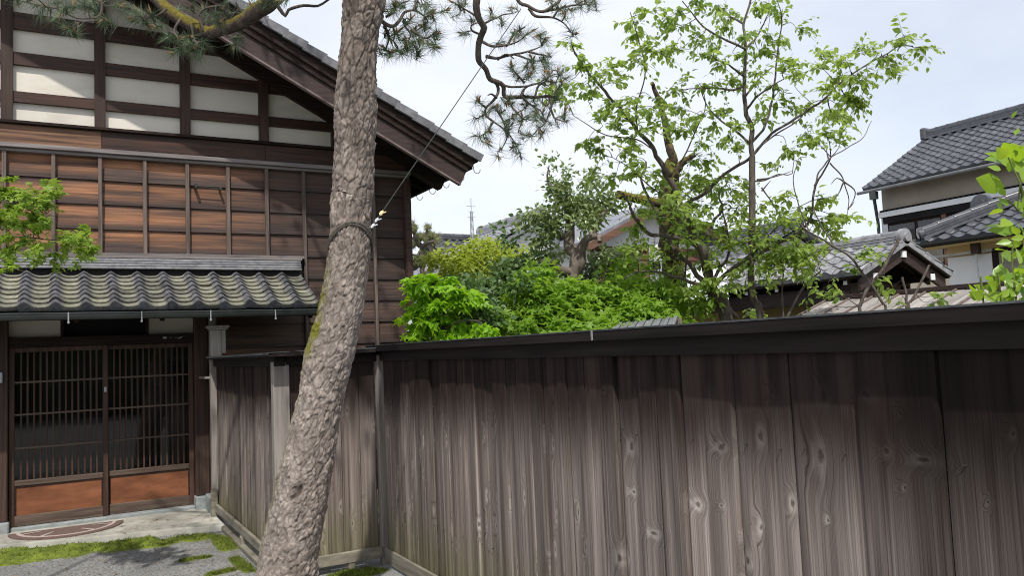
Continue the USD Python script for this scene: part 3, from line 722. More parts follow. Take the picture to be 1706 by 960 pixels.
for x in (0.035, 0.825): part(house, 'transom_stud', MB().box(x - 0.015, x + 0.015, 9.47, 9.55, 1.957, 2.44), W_DARK)
part(house, 'door_sill', MB().box(-0.42, 1.28, 9.41, 9.60, 0.05, 0.098, 0.008), SILL_STONE)
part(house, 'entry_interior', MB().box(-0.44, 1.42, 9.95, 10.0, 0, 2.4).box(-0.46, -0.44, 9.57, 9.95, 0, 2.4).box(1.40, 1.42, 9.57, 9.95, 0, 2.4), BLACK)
for k, (px0, px1, t) in enumerate([(271.5, 277.5, .011), (281, 287, .008), (291, 296, .007), (297, 304, .010)]):
    A, B = on(px0, 563, 1, 9.428), on(px1, 563, 1, 9.428)
    gg = MB().box(A[0], B[0], 9.4265, 9.4295, A[2] - t, A[2] + t, 0.0005) if k != 3 else MB().obox((A[0], 9.428, A[2] - .007), (B[0], 9.428, A[2] + .009), 0.002, 0.010)
    part(house, 'door_sticker', gg, STEEL if k in (0, 3) else GUTTER)
A = on(1, 630, 1, 9.39)
part(house, 'doorbell', MB().box(A[0] - 0.08, A[0] + 0.018, 9.37, 9.398, A[2] - 0.05, A[2] + 0.055, 0.006).box(A[0] - 0.03, A[0] + 0.005, 9.366, 9.371, A[2] - 0.03, A[2] + 0.02, 0.002), STEEL)


def sliding_door(x0, x1, y):
    d = part(house, 'sliding_door', MB().box(x0, x0 + 0.048, y, y + 0.032, 0.10, 1.858).box(x1 - 0.048, x1, y, y + 0.032, 0.10, 1.858)
             .box(x0 + 0.049, x1 - 0.049, y + 0.001, y + 0.031, 1.81, 1.857), W_DOOR)
    part(d, 'middle_rail', MB().box(x0 + 0.049, x1 - 0.049, y - 0.002, y + 0.032, 0.492, 0.545), W_DRAIL)
    part(d, 'bottom_rail', MB().box(x0 + 0.049, x1 - 0.049, y - 0.001, y + 0.031, 0.101, 0.205), W_DRAIL)
    part(d, 'kick_panel', MB().box(x0 + 0.049, x1 - 0.049, y + 0.012, y + 0.022, 0.205, 0.492, 0.001), W_PANEL)
    part(d, 'panel_bead', MB().box(x0 + 0.049, x0 + 0.064, y + 0.003, y + 0.012, 0.206, 0.491, 0.003).box(x1 - 0.064, x1 - 0.049, y + 0.003, y + 0.012, 0.206, 0.491, 0.003)
         .box(x0 + 0.064, x1 - 0.064, y + 0.004, y + 0.012, 0.476, 0.491, 0.003), W_DARK)
    part(d, 'glass_pane', MB().box(x0 + 0.049, x1 - 0.049, y + 0.024, y + 0.028, 0.545, 1.81, 0.0005), GLASS)
    n = 13
    for k in range(n):
        x = x0 + 0.048 + (x1 - x0 - 0.096) * (k + 1) / (n + 1)
        part(d, 'lattice_bar', MB().box(x - 0.0085, x + 0.0085, y + 0.004, y + 0.019, 0.545, 1.81, 0.002), W_DOOR)
    for z in (0.86, 1.19, 1.51):
        part(d, 'lattice_rail', MB().box(x0 + 0.049, x1 - 0.049, y + 0.0015, y + 0.012, z - 0.009, z + 0.009, 0.002), W_DRAIL)
    return d


d1 = sliding_door(-0.43, 0.448, 9.475)
d2 = sliding_door(0.405, 1.288, 9.512)
part(d1, 'latch', MB().box(0.412, 0.436, 9.468, 9.476, 1.37, 1.42, 0.003), STEEL)

# short return wall between the door post and the fence post
for k in range(3):
    y = 8.985 + 0.135 * k
    part(house, 'return_board', MB().box(1.425 + 0.004 * (k % 2), 1.445, y, y + 0.132, 0.23, 1.455), W_RAIL)
part(house, 'return_cap', MB().box(1.33, 1.47, 8.97, 9.40, 1.458, 1.482), W_POST)
part(house, 'return_panel', MB().box(1.435, 1.455, 8.985, 9.40, 1.483, 2.25), W_LEDGE)
part(house, 'return_sill', MB().box(1.37, 1.47, 8.90, 9.34, 0.03, 0.228, 0.012), SILL_STONE)

# small iron rod on the weatherboards
A, B = on(326, 311, 1, 9.42), on(367, 315, 1, 9.42)
part(house, 'iron_rod', MB().tube([A + [0, -.02, 0], B + [0, -.02, 0]], 0.006, 6).box(A[0] - .012, A[0] + .012, 9.37, 9.485, A[2] - .02, A[2] + .03).box(B[0] - .010, B[0] + .010, 9.38, 9.485, B[2] - .016, B[2] + .016), GUTTER)

# corner spotlight
c = on(684, 543, 1, 9.30)
sp = thing('spotlight', 'small pale grey outdoor lamp on a black bracket at the house corner above the fence', 'lamp', c - [0, 0, .2])
lo = MB()
a = np.linspace(0, 2 * np.pi, 17)[:-1]
V = np.vstack([c + np.c_[r * np.cos(a), r * np.sin(a), np.full(16, z)] for r, z in ((.02, .073), (.042, .068), (.05, .04), (.052, -.05), (.058, -.066), (.05, -.072), (.01, -.068))])
F = [[k * 16 + i, k * 16 + (i + 1) % 16, (k + 1) * 16 + (i + 1) % 16, (k + 1) * 16 + i] for k in range(6) for i in range(16)]
part(sp, 'lamp_housing', (V, F), LTGREY, smooth=50)
part(sp, 'bracket', MB().box(c[0] - .035, c[0] + .035, c[1] - .035, c[1] + .035, c[2] - .21, c[2] - .07, 0.006).box(c[0] - .03, c[0] + .03, c[1] + .03, 9.42, c[2] - .19, c[2] - .15), BLACK)

# door mat
MC = on(112, 876, 2, 0.066)
MC[1] = 9.28
mat_ = thing('door_mat', 'brown half-round door mat with pale stripes on the concrete step', 'door mat', MC)
RX, RY = 0.50, 0.50
def half_disc(r0, r1, z0, z1, n=28, a0=np.pi, a1=2 * np.pi):
    t = np.linspace(a0, a1, n)
    def ringp(r, z): return np.c_[MC[0] + r * RX * np.cos(t), MC[1] + r * RY * np.sin(t), np.full(n, z)]
    V = np.vstack([ringp(r0, z1), ringp(r1, z1), ringp(r1, z0), ringp(r0, z0)])
    F = [[k * n + i, k * n + i + 1, ((k + 1) % 4) * n + i + 1, ((k + 1) % 4) * n + i] for k in range(4) for i in range(n - 1)]
    return V, F
RUG = tinted('mat_pile', (0.10, 0.065, 0.058), (0.19, 0.13, 0.115), (90, 90, 90), 0.95, bump=0.6, rnd=0)
RUGP = tinted('mat_stripe', (0.36, 0.29, 0.26), (0.50, 0.42, 0.38), (90, 90, 90), 0.95, bump=0.6, rnd=0)
part(mat_, 'mat_body', half_disc(0.0, 1.0, 0.060, 0.072), RUG)
part(mat_, 'stripe', half_disc(0.80, 0.87, 0.068, 0.075), RUGP)
for t in (1.10, 1.32, 1.68, 1.90):
    part(mat_, 'stripe', half_disc(0.45, 0.80, 0.069, 0.0755, 3, t * np.pi - 0.045, t * np.pi + 0.045), RUGP)

# ------------------------------------------------------------------ the fence
def plank(parent, along, p0, p1, face, z0, z1, mat, seed, thick=0.018, name='plank'):
    """One slightly cupped board. along = 1: runs in y on the plane x = face; along = 0: runs in x on y = face."""
    r = np.random.default_rng(seed)
    off, cup, tilt = r.uniform(-0.009, 0.009), r.uniform(-0.005, 0.006), r.uniform(-0.005, 0.005)
    s = np.linspace(-1, 1, 5)
    prof = -off + cup * (1 - s * s) + tilt * s
    prof[[0, -1]] += 0.006
    s = np.array([-1, -0.9, 0, 0.9, 1.0])
    pos = (p0 + p1) / 2 + s * ((p1 - p0) / 2 - 0.0028)
    zz = [z0 + r.uniform(-.006, .006), z1]
    V = []
    for z in zz:
        V.append(np.c_[pos, face + prof, np.full(5, z)])
    for z in zz:
        V.append(np.c_[pos[[0, -1]], np.full(2, face + thick + .008), np.full(2, z)])
    V = np.vstack(V)
    if along == 1: V = V[:, [1, 0, 2]]
    F = [[i, i + 1, 6 + i, 5 + i] for i in range(4)] + [[0, 5, 12, 10], [4, 11, 13, 9], [0, 10, 11, 4], [10, 12, 13, 11], [5, 9, 13, 12]]
    return part(parent, name, MB().add(V, F), mat, smooth=25)


CX = 2.25
fc = thing('wooden_fence', 'tall weathered board fence filling the right foreground, knotty grey brown planks under a dark cap', 'fence', (CX, 3.5, 0))
edges = [on(x, y, 0, CX)[1] for x, y in ((1706, 640), (1556.5, 562.5), (1418, 575), (1308, 580), (1214, 585), (1129, 584))]
edges = [-1.2, -0.93, -0.64, -0.36, -0.10, 0.14, 0.40, 0.66, 0.93, 1.17] + edges[1:]
y = edges[-1]
k = 0
while y < 6.12:
    w = (0.155, 0.125, 0.17, 0.105, 0.14, 0.16, 0.09, 0.15, 0.13)[k % 9]
    y = min(y + w, 6.16); edges.append(y); k += 1
for k, (a, b) in enumerate(zip(edges[:-1], edges[1:])):
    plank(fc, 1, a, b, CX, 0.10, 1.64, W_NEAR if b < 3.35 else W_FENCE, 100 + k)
ng = MB()
for k, (a, b) in enumerate(zip(edges[:-1], edges[1:])):
    for z in (0.45, 1.25):
        for yq in (a + 0.2 * (b - a), b - 0.2 * (b - a)):
            zz_ = z + 0.012 * math.sin(k * 7.1 + yq * 40)
            ng.tube([(CX - 0.004, yq, zz_), (CX + 0.012, yq, zz_)], 0.0026, 6)
part(fc, 'nails', ng, GUTTER, kind='stuff')
part(fc, 'end_post', MB().box(CX - 0.045, CX + 0.05, 6.165, 6.235, 0.0, 1.64, 0.006), W_POST)
for y in (4.35, 2.55, 0.75, -0.9):
    part(fc, 'back_post', MB().box(CX + 0.045, CX + 0.135, y - 0.045, y + 0.045, 0.0, 1.66), W_POSTDK)
for z in (0.45, 1.25):
    part(fc, 'back_rail', MB().box(CX + 0.028, CX + 0.044, -1.2, 6.2, z - 0.04, z + 0.04), W_POSTDK)
part(fc, 'head_beam', MB().box(CX - 0.022, CX + 0.06, -1.25, 6.28, 1.59, 1.670), W_CAP)
CAPL = [-1.3, 1.0, 2.62, 2.95, 4.6, 6.34]
CAPL = [-1.3, 0.75, on(987, 560, 0, 2.175)[1], 6.34]
for a, b in zip(CAPL[:-1], CAPL[1:]):
    part(fc, 'cap_board', MB().prism([(CX - 0.075, 1.666), (CX + 0.16, 1.668), (CX + 0.16, 1.712), (CX - 0.075, 1.714)], 1, a + 0.002, b - 0.002), W_CAP)
LEAD = tinted('cap_metal_edge', (0.05, 0.055, 0.058), (0.15, 0.16, 0.165), (3, 14, 20), 0.45, metallic=0.5)
part(fc, 'cap_flashing', MB().prism([(CX - 0.0775, 1.710), (CX - 0.0775, 1.7165), (CX + 0.03, 1.7165), (CX + 0.03, 1.7145)], 1, -1.3, 6.345), LEAD)
part(fc, 'joint_clip', MB().box(CX - 0.081, CX - 0.0755, CAPL[2] - 0.006, CAPL[2] + 0.006, 1.667, 1.713, 0.001), STEEL)
part(fc, 'kick_board', MB().box(CX - 0.03, CX - 0.008, -1.2, 6.16, 0.02, 0.13), W_KICK)

AX, BY = 1.43, 6.20
fa = thing('wooden_fence', 'short board fence between the tall capped post beside the doors and the pine trunk', 'fence', (AX, 7.6, 0))
yy = 8.88; k = 0
while yy > 6.30:
    w = (0.16, 0.14, 0.19, 0.15, 0.17, 0.13)[k % 6]
    a = max(yy - w, 6.26)
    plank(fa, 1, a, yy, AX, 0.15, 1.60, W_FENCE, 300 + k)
    yy = a; k += 1
    if yy <= 6.27: break
part(fa, 'corner_post', MB().box(AX - 0.035, AX + 0.085, BY - 0.03, BY + 0.058, 0.0, 1.62, 0.006), W_POST)
gate_post = part(fa, 'tall_post', MB().box(AX - 0.055, AX + 0.06, 8.885, 8.975, 0.0, 1.965, 0.006).box(AX + 0.06, AX + 0.10, 8.89, 8.97, 1.72, 1.965, 0.004), W_POST, label='tall grey end post with a moulded cap')
part(gate_post, 'post_cap', MB().box(AX - 0.085, AX + 0.135, 8.855, 9.005, 1.985, 2.012, 0.005).box(AX - 0.07, AX + 0.12, 8.87, 8.99, 1.966, 1.984, 0.005), W_POST)
part(fa, 'head_beam', MB().box(AX - 0.03, AX + 0.055, 6.16, 8.88, 1.585, 1.660), W_CAP)
part(fa, 'cap_board', MB().prism([(AX - 0.10, 1.657), (AX + 0.13, 1.657), (AX + 0.13, 1.690), (AX - 0.10, 1.684)], 1, 6.02, 8.90), W_CAP)
part(fa, 'cap_flashing', MB().prism([(AX - 0.104, 1.672), (AX - 0.104, 1.689), (AX + 0.05, 1.693), (AX + 0.05, 1.689)], 1, 6.02, 8.90), LEAD)
part(fa, 'kick_board', MB().box(AX - 0.045, AX - 0.012, 6.17, 8.82, 0.115, 0.19), W_KICK)
part(fa, 'stake', MB().box(AX - 0.075, AX - 0.012, 8.825, 8.885, 0.0, 0.33, 0.006), W_KICK)
part(fa, 'stake', MB().box(AX - 0.055, AX - 0.012, 7.42, 7.49, 0.0, 0.114, 0.006), W_KICK)
part(fa, 'ground_timber', MB().box(AX - 0.06, AX + 0.02, 6.2, 8.40, 0.0, 0.05, 0.012), W_KICK)

fb = thing('wooden_fence', 'narrow shaded board fence section between the pine trunk and the tall foreground fence', 'fence', (1.85, BY, 0))
xx = AX + 0.088; k = 0
while xx < 2.19:
    w = (0.13, 0.145, 0.12, 0.15)[k % 4]
    b = min(xx + w, 2.203)
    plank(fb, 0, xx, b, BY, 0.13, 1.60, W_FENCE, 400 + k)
    xx = b; k += 1
    if xx >= 2.2: break
part(fb, 'head_beam', MB().box(AX + 0.056, CX - 0.036, BY - 0.03, BY + 0.05, 1.587, 1.661), W_CAP)
part(fb, 'cap_board', MB().box(AX + 0.131, CX - 0.080, BY - 0.12, BY + 0.12, 1.658, 1.692), W_CAP)
part(fb, 'cap_flashing', MB().box(AX + 0.131, CX - 0.080, BY - 0.124, BY - 0.05, 1.686, 1.695, 0.001), LEAD)
part(fb, 'kick_board', MB().box(AX + 0.09, CX - 0.046, BY - 0.045, BY - 0.012, 0.06, 0.145), W_KICK)
part(fb, 'stake', MB().box(1.93, 1.985, BY - 0.04, BY - 0.01, 0.0, 0.059), W_KICK)

# ------------------------------------------------------------------ plants: leaf shapes and helpers
def ovate(w=0.30, curl=0.16, fold=0.07):
    s = np.array([0, 0.22, 0.50, 0.80, 1.0]); hw = np.array([0, 0.85, 1.0, 0.42, 0]) * w
    mid = np.c_[s, 0 * s, -curl * s ** 2]
    Lf = np.c_[s[1:4], hw[1:4], -curl * s[1:4] ** 2 + fold * np.array([.9, 1, .5])]; Rg = Lf * [1, -1, 1]
    V = np.vstack([mid, Lf, Rg])
    F = [[0, 1, 5], [0, 8, 1], [1, 6, 5], [1, 2, 6], [1, 8, 9], [1, 9, 2], [2, 7, 6], [2, 3, 7], [2, 9, 10], [2, 10, 3], [3, 4, 7], [3, 10, 4]]
    return V, np.array(F)


def palmate(n=5, spread=2.3, notch=0.42, droop=0.22, lobe=0.17):
    """A lobed leaf: pointed lobes round the stalk's end."""
    V = [[0, 0, 0]]; F = []
    for k, a in enumerate(np.linspace(-spread, spread, n)):
        L = 1.0 - 0.35 * (abs(a) / spread) ** 1.5
        c, s = math.cos(a), math.sin(a)
        i = len(V)
        for (u, v) in ((notch, lobe), (L, 0), (notch, -lobe)):
            V.append([c * u * 1.0 - s * v, s * u + c * v, -droop * u * u + (0.03 if v else 0)])
        F += [[0, i + 2, i + 1], [0, i + 1, i]]
    return np.array(V, float), np.array(F)


OV, OV_WIDE, OV_NARROW = ovate(), ovate(0.29, 0.22), ovate(0.2, 0.1)
PALM5, PALM7 = palmate(5, 1.9, 0.40, 0.25, 0.20), palmate(7, 2.2, 0.42, 0.2, 0.13)


def place(tmpl, P, D, N, S):
    """Copies of a leaf: base P, pointing along D, upper face towards N, length S. Returns (n, k, 3) and the faces of one."""
    V, F = tmpl
    D = D / (np.linalg.norm(D, axis=1, keepdims=True) + 1e-9)
    B = np.cross(N, D); B /= np.linalg.norm(B, axis=1, keepdims=True) + 1e-9
    Nn = np.cross(D, B)
    R = np.stack([D, B, Nn], 2)
    return P[:, None] + np.einsum('nij,kj->nki', R, V) * np.asarray(S).reshape(-1, 1, 1), F


def leaves(tree, name, LV, F, mat, single=300, stuff_name='foliage', limit_z=1.68):
    """The leaves that show largest as parts of their own, the others as one part."""
    n, k = LV.shape[:2]
    c = LV.mean(1)
    x, y, z = proj(c)
    size = np.linalg.norm(LV[:, 0] - LV[:, 3], axis=1) / z
    seen = (x > 0) & (x < 1706) & (y > 0) & (y < 575 - (x > 640) * (x - 640) * 0.075) & (z > 0)
    order = np.argsort(-(size * seen))
    solo = order[:min(single, int(seen.sum()))] if single else order[:0]
    rest = np.setdiff1d(np.arange(n), solo)
    for i in solo: part(tree, name, (LV[i], F), mat, smooth=True)
    if len(rest):
        V = LV[rest].reshape(-1, 3)
        FF = (F[None] + k * np.arange(len(rest))[:, None, None]).reshape(-1, 3)
        part(tree, stuff_name, (V, FF), mat, smooth=True, kind='stuff')


class Branches:
    """Limbs traced as pixel polylines with a depth; remembers samples so that twigs find the nearest wood."""
    def __init__(self, tree, mat):
        self.tree, self.mat, self.S, self.px = tree, mat, [], []

    def limb(self, pts, d0, d1, r0, r1, name='branch', sides=8, wob=0.0, mat=None, step=0.05):
        d = np.linspace(d0, d1, len(pts))
        P = np.array([at(x, y, dd) for (x, y), dd in zip(pts, d)])
        return self.limb3(P, r0, r1, name, sides, wob, mat, step)

    def limb3(self, P, r0, r1, name='branch', sides=8, wob=0.0, mat=None, step=0.05):
        C = smooth_line(P, step)
        if wob: C = C + (np.stack([meshkit.noise(C * 9, s) for s in (1, 2, 3)], 1) - 0.5) * wob
        t = np.linspace(0, 1, len(C))
        R = (r0 + (r1 - r0) * t) * (0.9 + 0.25 * meshkit.noise(C * 14, 5))
        part(self.tree, name, MB().tube(C, R, sides), mat or self.mat, smooth=60)
        self.S.append(C)
        return C

    def near(self, x, y):
        A = np.vstack(self.S)
        px_, py_, dz = proj(A)
        i = np.argmin((px_ - x) ** 2 + (py_ - y) ** 2)
        return A[i], dz[i]


def clusters_on(br, cl, per, leaf, size, tmpl, spread=0.11, droop=0.35, twig_r=0.004, seed=1, jd=0.25, twig_mat=None):
    """Leaf bunches at pixel places, each on a twig from the nearest limb."""
    r = np.random.default_rng(seed)
    tw = MB(); out = []
    for (x, y) in cl:
        b, dz = br.near(x, y)
        c = at(x + r.normal(0, 3), y + r.normal(0, 3), dz + r.normal(0, jd))
        mid = (b + c) / 2 + r.normal(0, 0.04, 3) + [0, 0, 0.03]
        C = smooth_line([b, mid, c], 0.06)
        tw.tube(C, np.linspace(twig_r * 1.4, twig_r * 0.5, len(C)), 4, cap=False)
        ax = (c - b) / (np.linalg.norm(c - b) + 1e-6)
        n = r.integers(int(per * 0.7), int(per * 1.3) + 1)
        k = max(2, n // 6)
        for q in range(k):
            start = b + (c - b) * r.uniform(0.6, 1.15)
            dr = ax * 0.7 + r.normal(0, 0.75, 3) * [1, 1, 0.55] + [0, 0, 0.12]
            dr /= np.linalg.norm(dr)
            m = max(3, n // k)
            Lt = spread * r.uniform(1.3, 2.6)
            t = (np.arange(m) + r.uniform(0.2, 0.9, m)) / m
            line = start + np.outer(t, dr) * Lt - np.outer(t ** 2, [0, 0, 1]) * Lt * 0.28
            tw.tube([start, start + dr * Lt * .5 - [0, 0, Lt * .07], line[-1]], [twig_r * .6, twig_r * .45, twig_r * .3], 3, cap=False)
            side = np.cross(dr, [0, 0, 1.0]); side /= np.linalg.norm(side) + 1e-6
            sg = np.where(np.arange(m) % 2 == 0, 1, -1)[:, None]
            D = side * sg * r.uniform(0.5, 1.1, (m, 1)) + dr * r.uniform(0.3, 0.9, (m, 1)) + r.normal(0, 0.22, (m, 3)) + np.array([0, 0, -1.0]) * (droop + r.normal(0, 0.25, (m, 1)))
            N = r.normal(0, 0.35, (m, 3)) + side * sg * 0.25 + [0, 0, 1.0]
            lv, F = place(tmpl, line + r.normal(0, 0.012, (m, 3)), D, N, size * r.uniform(0.5, 1.15, m) * (1 - 0.35 * t))
            out.append(lv)
    part(br.tree, 'twigs', tw, twig_mat or TWIG, smooth=True, kind='stuff')
    return np.vstack(out), F


def blobs(bl, size, tmpl, seed, clump=9, droop=0.25, jitter=0.5):
    """Leaves in clumps over the surface and inside of blobs given as (px, py, rx_px, ry_px, depth, n)."""
    r = np.random.default_rng(seed); out = []
    for (x, y, rx, ry, d, n) in bl:
        c = at(x, y, d); sx, sz = rx * d / FPX, ry * d / FPX
        m = max(1, n // clump)
        u = r.normal(0, 1, (m, 3)); u /= np.linalg.norm(u, axis=1, keepdims=True)
        rad = r.uniform(0.25, 1.0, m) ** 0.45
        cc = c + (u * rad[:, None]) @ np.diag([1, 1, 1]) * [sx, sx * 0.9, sz]
        for k in range(m):
            o = r.normal(0, size * 0.85, (clump, 3)) * [1, 1, 0.7]
            P = cc[k] + o
            D = u[k] * 0.7 + o / size * 0.5 + r.normal(0, jitter, (clump, 3)) + [0, 0, -droop]
            N = u[k] * 0.5 + r.normal(0, 0.45, (clump, 3)) + [0, 0, 0.9]
            lv, F = place(tmpl, P, D, N, size * r.uniform(0.65, 1.15, clump)); out.append(lv)
    return np.vstack(out), F


def base_of(px, py, d):
    p = at(px, py, d); p[2] = 0
    return p


# ------------------------------------------------------------------ the leaning pine
TRD = 4.95
tr_pts = [(470, 1052, 60), (480, 990, 54), (480.5, 933, 51), (498, 841, 46), (517, 749, 42.5), (536, 657, 39), (546, 602, 41), (566, 523, 37.5), (576, 470, 36), (583, 428, 36), (584, 386, 34.5), (585, 330, 35),
          (587, 319, 35), (591, 248, 34), (593, 177, 35), (596, 106, 32.5), (600, 53, 32), (607, 0, 36), (612, -90, 35), (618, -200, 32), (616, -330, 29), (604, -460, 25), (598, -600, 19), (606, -740, 10)]
pts3 = np.array([[*at(x, y, TRD + 0.0 * i), w * TRD / FPX] for i, (x, y, w) in enumerate(tr_pts)])
pts3[0, 2] = -0.02
pine = thing('pine_tree', 'leaning pine with flaky scaly bark and a mossy left edge standing before the fence', 'tree', (pts3[0, 0], pts3[0, 1], 0))
axis = smooth_line(pts3, 0.0075)
seg = np.r_[0, np.cumsum(np.linalg.norm(np.diff(axis[:, :3], axis=0), axis=1))]
n_s = len(axis); n_t = 190
ss, tt = np.meshgrid(seg, np.linspace(0, 2 * np.pi, n_t, endpoint=False), indexing='ij')
Rm = np.broadcast_to(axis[:, 3][:, None], ss.shape)
T = np.gradient(axis[:, :3], axis=0); T /= np.linalg.norm(T, axis=1, keepdims=True)
e1 = np.array([1.0, 0, 0]) - T * T[:, :1]; e1 /= np.linalg.norm(e1, axis=1, keepdims=True); e2 = np.cross(T, e1)
# bark plates: Voronoi cells on the unrolled trunk; small scales low down, longer blocks higher up
TOT = seg[-1]; CIRC = 2 * np.pi * 0.155
warp = (np.stack([meshkit.noise(np.stack([np.cos(tt) * 4, np.sin(tt) * 4, ss * 11], -1), s) for s in (3, 4)], -1) - 0.5)
stretch = 0.72                                     # cells a little taller than wide
U = np.stack([tt / (2 * np.pi) * CIRC + warp[..., 0] * 0.022, ss * stretch + warp[..., 1] * 0.022], -1)
npl = int(CIRC * TOT * stretch / 0.0007)
seedp = np.c_[rng.uniform(0, CIRC, npl), rng.uniform(-0.05, TOT * stretch + 0.05, npl)]
pv = rng.uniform(0, 1, npl); pslope = rng.normal(0, 1, (npl, 2))
allp = np.vstack([seedp, seedp + [CIRC, 0], seedp - [CIRC, 0]]); ids = np.tile(np.arange(npl), 3)
dd, ii = cKDTree(allp).query(U.reshape(-1, 2), k=2)
edge_d = (dd[:, 1] - dd[:, 0]).reshape(ss.shape)
cell = ids[ii[:, 0]].reshape(ss.shape)
loc = (U.reshape(-1, 2) - allp[ii[:, 0]]).reshape(*ss.shape, 2)
hgt = np.clip(ss / 2.0, 0, 1)
plate = np.clip(edge_d / 0.012, 0, 1) ** 0.6
disp = plate * 0.004 + pv[cell] * 0.0065 + np.clip(np.einsum('ijk,ijk->ij', loc, pslope[cell]) * 0.14, -0.0045, 0.0045)
fine = meshkit.fbm(np.stack([np.cos(tt) * 16, np.sin(tt) * 16, ss * 100], -1), 3, 8) - 0.5
bulge = (meshkit.fbm(np.stack([np.cos(tt) * 1.3, np.sin(tt) * 1.3, ss * 2.2], -1), 3, 21) - 0.5) * 0.028
rad = Rm - 0.008 + disp + fine * 0.004 + bulge
nrm = np.cos(tt)[..., None] * e1[:, None] + np.sin(tt)[..., None] * e2[:, None]
# an old branch scar low on the front
big = np.clip((ss - 2.2) / 1.5, 0, 1)
np2 = int(CIRC * TOT * 0.6 / 0.0034)
sp2 = np.c_[rng.uniform(0, CIRC, np2), rng.uniform(-0.05, TOT * 0.6 + 0.05, np2)]
al2 = np.vstack([sp2, sp2 + [CIRC, 0], sp2 - [CIRC, 0]])
d2 = cKDTree(al2).query(np.stack([U[..., 0] + warp[..., 1] * 0.02, ss * 0.6 + warp[..., 0] * 0.03], -1).reshape(-1, 2), k=2)[0]
fis = np.clip(1 - (d2[:, 1] - d2[:, 0]).reshape(ss.shape) / (0.010 + 0.006 * big), 0, 1)
rad = rad - fis * (0.004 + 0.005 * big) - 0.003
crack = np.clip(1 - edge_d / 0.006, 0, 1) * 0.55 * (0.45 + 0.55 * meshkit.noise(np.stack([np.cos(tt) * 5, np.sin(tt) * 5, ss * 9], -1), 6))
crack = np.maximum(crack, fis ** 0.7 * (0.55 + 0.35 * big))
Vt_ = axis[:, None, :3] + nrm * rad[..., None]
sx_, sy_, _ = proj(Vt_.reshape(-1, 3))
facing = ((nrm @ fw) < 0).ravel()
q = np.hypot((sx_ - 497 - 0.4 * (820 - sy_)) / 7, (sy_ - 822) / 13)
scar = (np.clip(1.5 - q, 0, 1) * facing).reshape(ss.shape)
scar = np.clip(scar * (0.4 + 1.2 * meshkit.noise(np.stack([np.cos(tt) * 9, np.sin(tt) * 9, ss * 30], -1), 2)), 0, 1)
Vt_ = Vt_ - nrm * (scar * 0.016)[..., None]
crack = np.maximum(crack, scar)
left = -(nrm @ rt)
mz = Vt_[..., 2]
moss = 2.6 * np.clip((left - 0.45) / 0.3, 0, 1) * np.clip((mz - 1.60) / 0.18, 0, 1) * np.clip((2.22 - mz) / 0.3, 0, 1) * np.clip(3.2 * meshkit.fbm(np.stack([np.cos(tt) * 5, np.sin(tt) * 5, ss * 14], -1), 4, 31) - 1.0, 0, 1)
moss = np.maximum(moss, 0.30 * np.clip((left - 0.75) / 0.2, 0, 1) * np.clip((2.7 - mz) / 0.3, 0, 1))
i, j = np.meshgrid(np.arange(n_s - 1), np.arange(n_t), indexing='ij')
F = np.stack([i * n_t + j, i * n_t + (j + 1) % n_t, (i + 1) * n_t + (j + 1) % n_t, (i + 1) * n_t + j], -1).reshape(-1, 4)
F = np.vstack([F[:, [0, 1, 2]], F[:, [0, 2, 3]]])
grey = np.clip((mz - 1.2) / 2.2, 0, 1) * 0.75
part(pine, 'trunk', (Vt_.reshape(-1, 3), F), BARK, smooth=True, prim={'crack': crack.ravel(), 'plate': pv[cell].ravel(), 'moss': moss.ravel(), 'grey': grey.ravel()})

PB = Branches(pine, LIMB)
MS = Branches(pine, MOSSY)
# mossy limb that dips at the top left
MS.limb([(612, -120), (560, -75), (500, -40), (459, -4), (447, 8), (428, 19), (407, 32), (384, 44), (360, 54), (339, 52), (318, 41), (295, 28), (278, 14), (263, 0), (235, -28), (190, -60), (120, -90), (40, -110), (-60, -150)], 5.0, 5.6, 0.055, 0.022, wob=0.02, sides=12, step=0.02)
zl = lambda L, ox, oy, s: [(ox + x / s, oy + y / s) for x, y in L]
for P_, r0_, r1_ in [
    ([(462, 8), (476, 26), (481, 16), (506, 8), (529, 8), (546, 0), (565, -15)], .012, .006),
    ([(339, 52), (332, 24), (345, 12), (360, 9), (373, 9)], .010, .005), ([(332, 24), (318, 14), (305, 8)], .007, .004),
    ([(384, 44), (386, 30), (396, 15), (392, 4)], .009, .005), ([(300, 32), (290, 50), (300, 66)], .010, .005), ([(318, 41), (322, 62), (330, 72)], .009, .004), ([(278, 14), (262, 24), (245, 30)], .009, .004),
    ([(360, 54), (378, 58), (393, 60)], .006, .003), ([(190, -60), (172, -20), (171, 8), (166, 24), (150, 29), (128, 28), (112, 22)], .012, .005), ([(166, 24), (172, 30), (150, 34), (130, 36)], .006, .003),
    ([(112, 22), (95, 14), (75, 10)], .006, .003)]:
    PB.limb(P_, 5.25, 5.2, r0_, r1_, wob=0.015, sides=6, step=0.025)
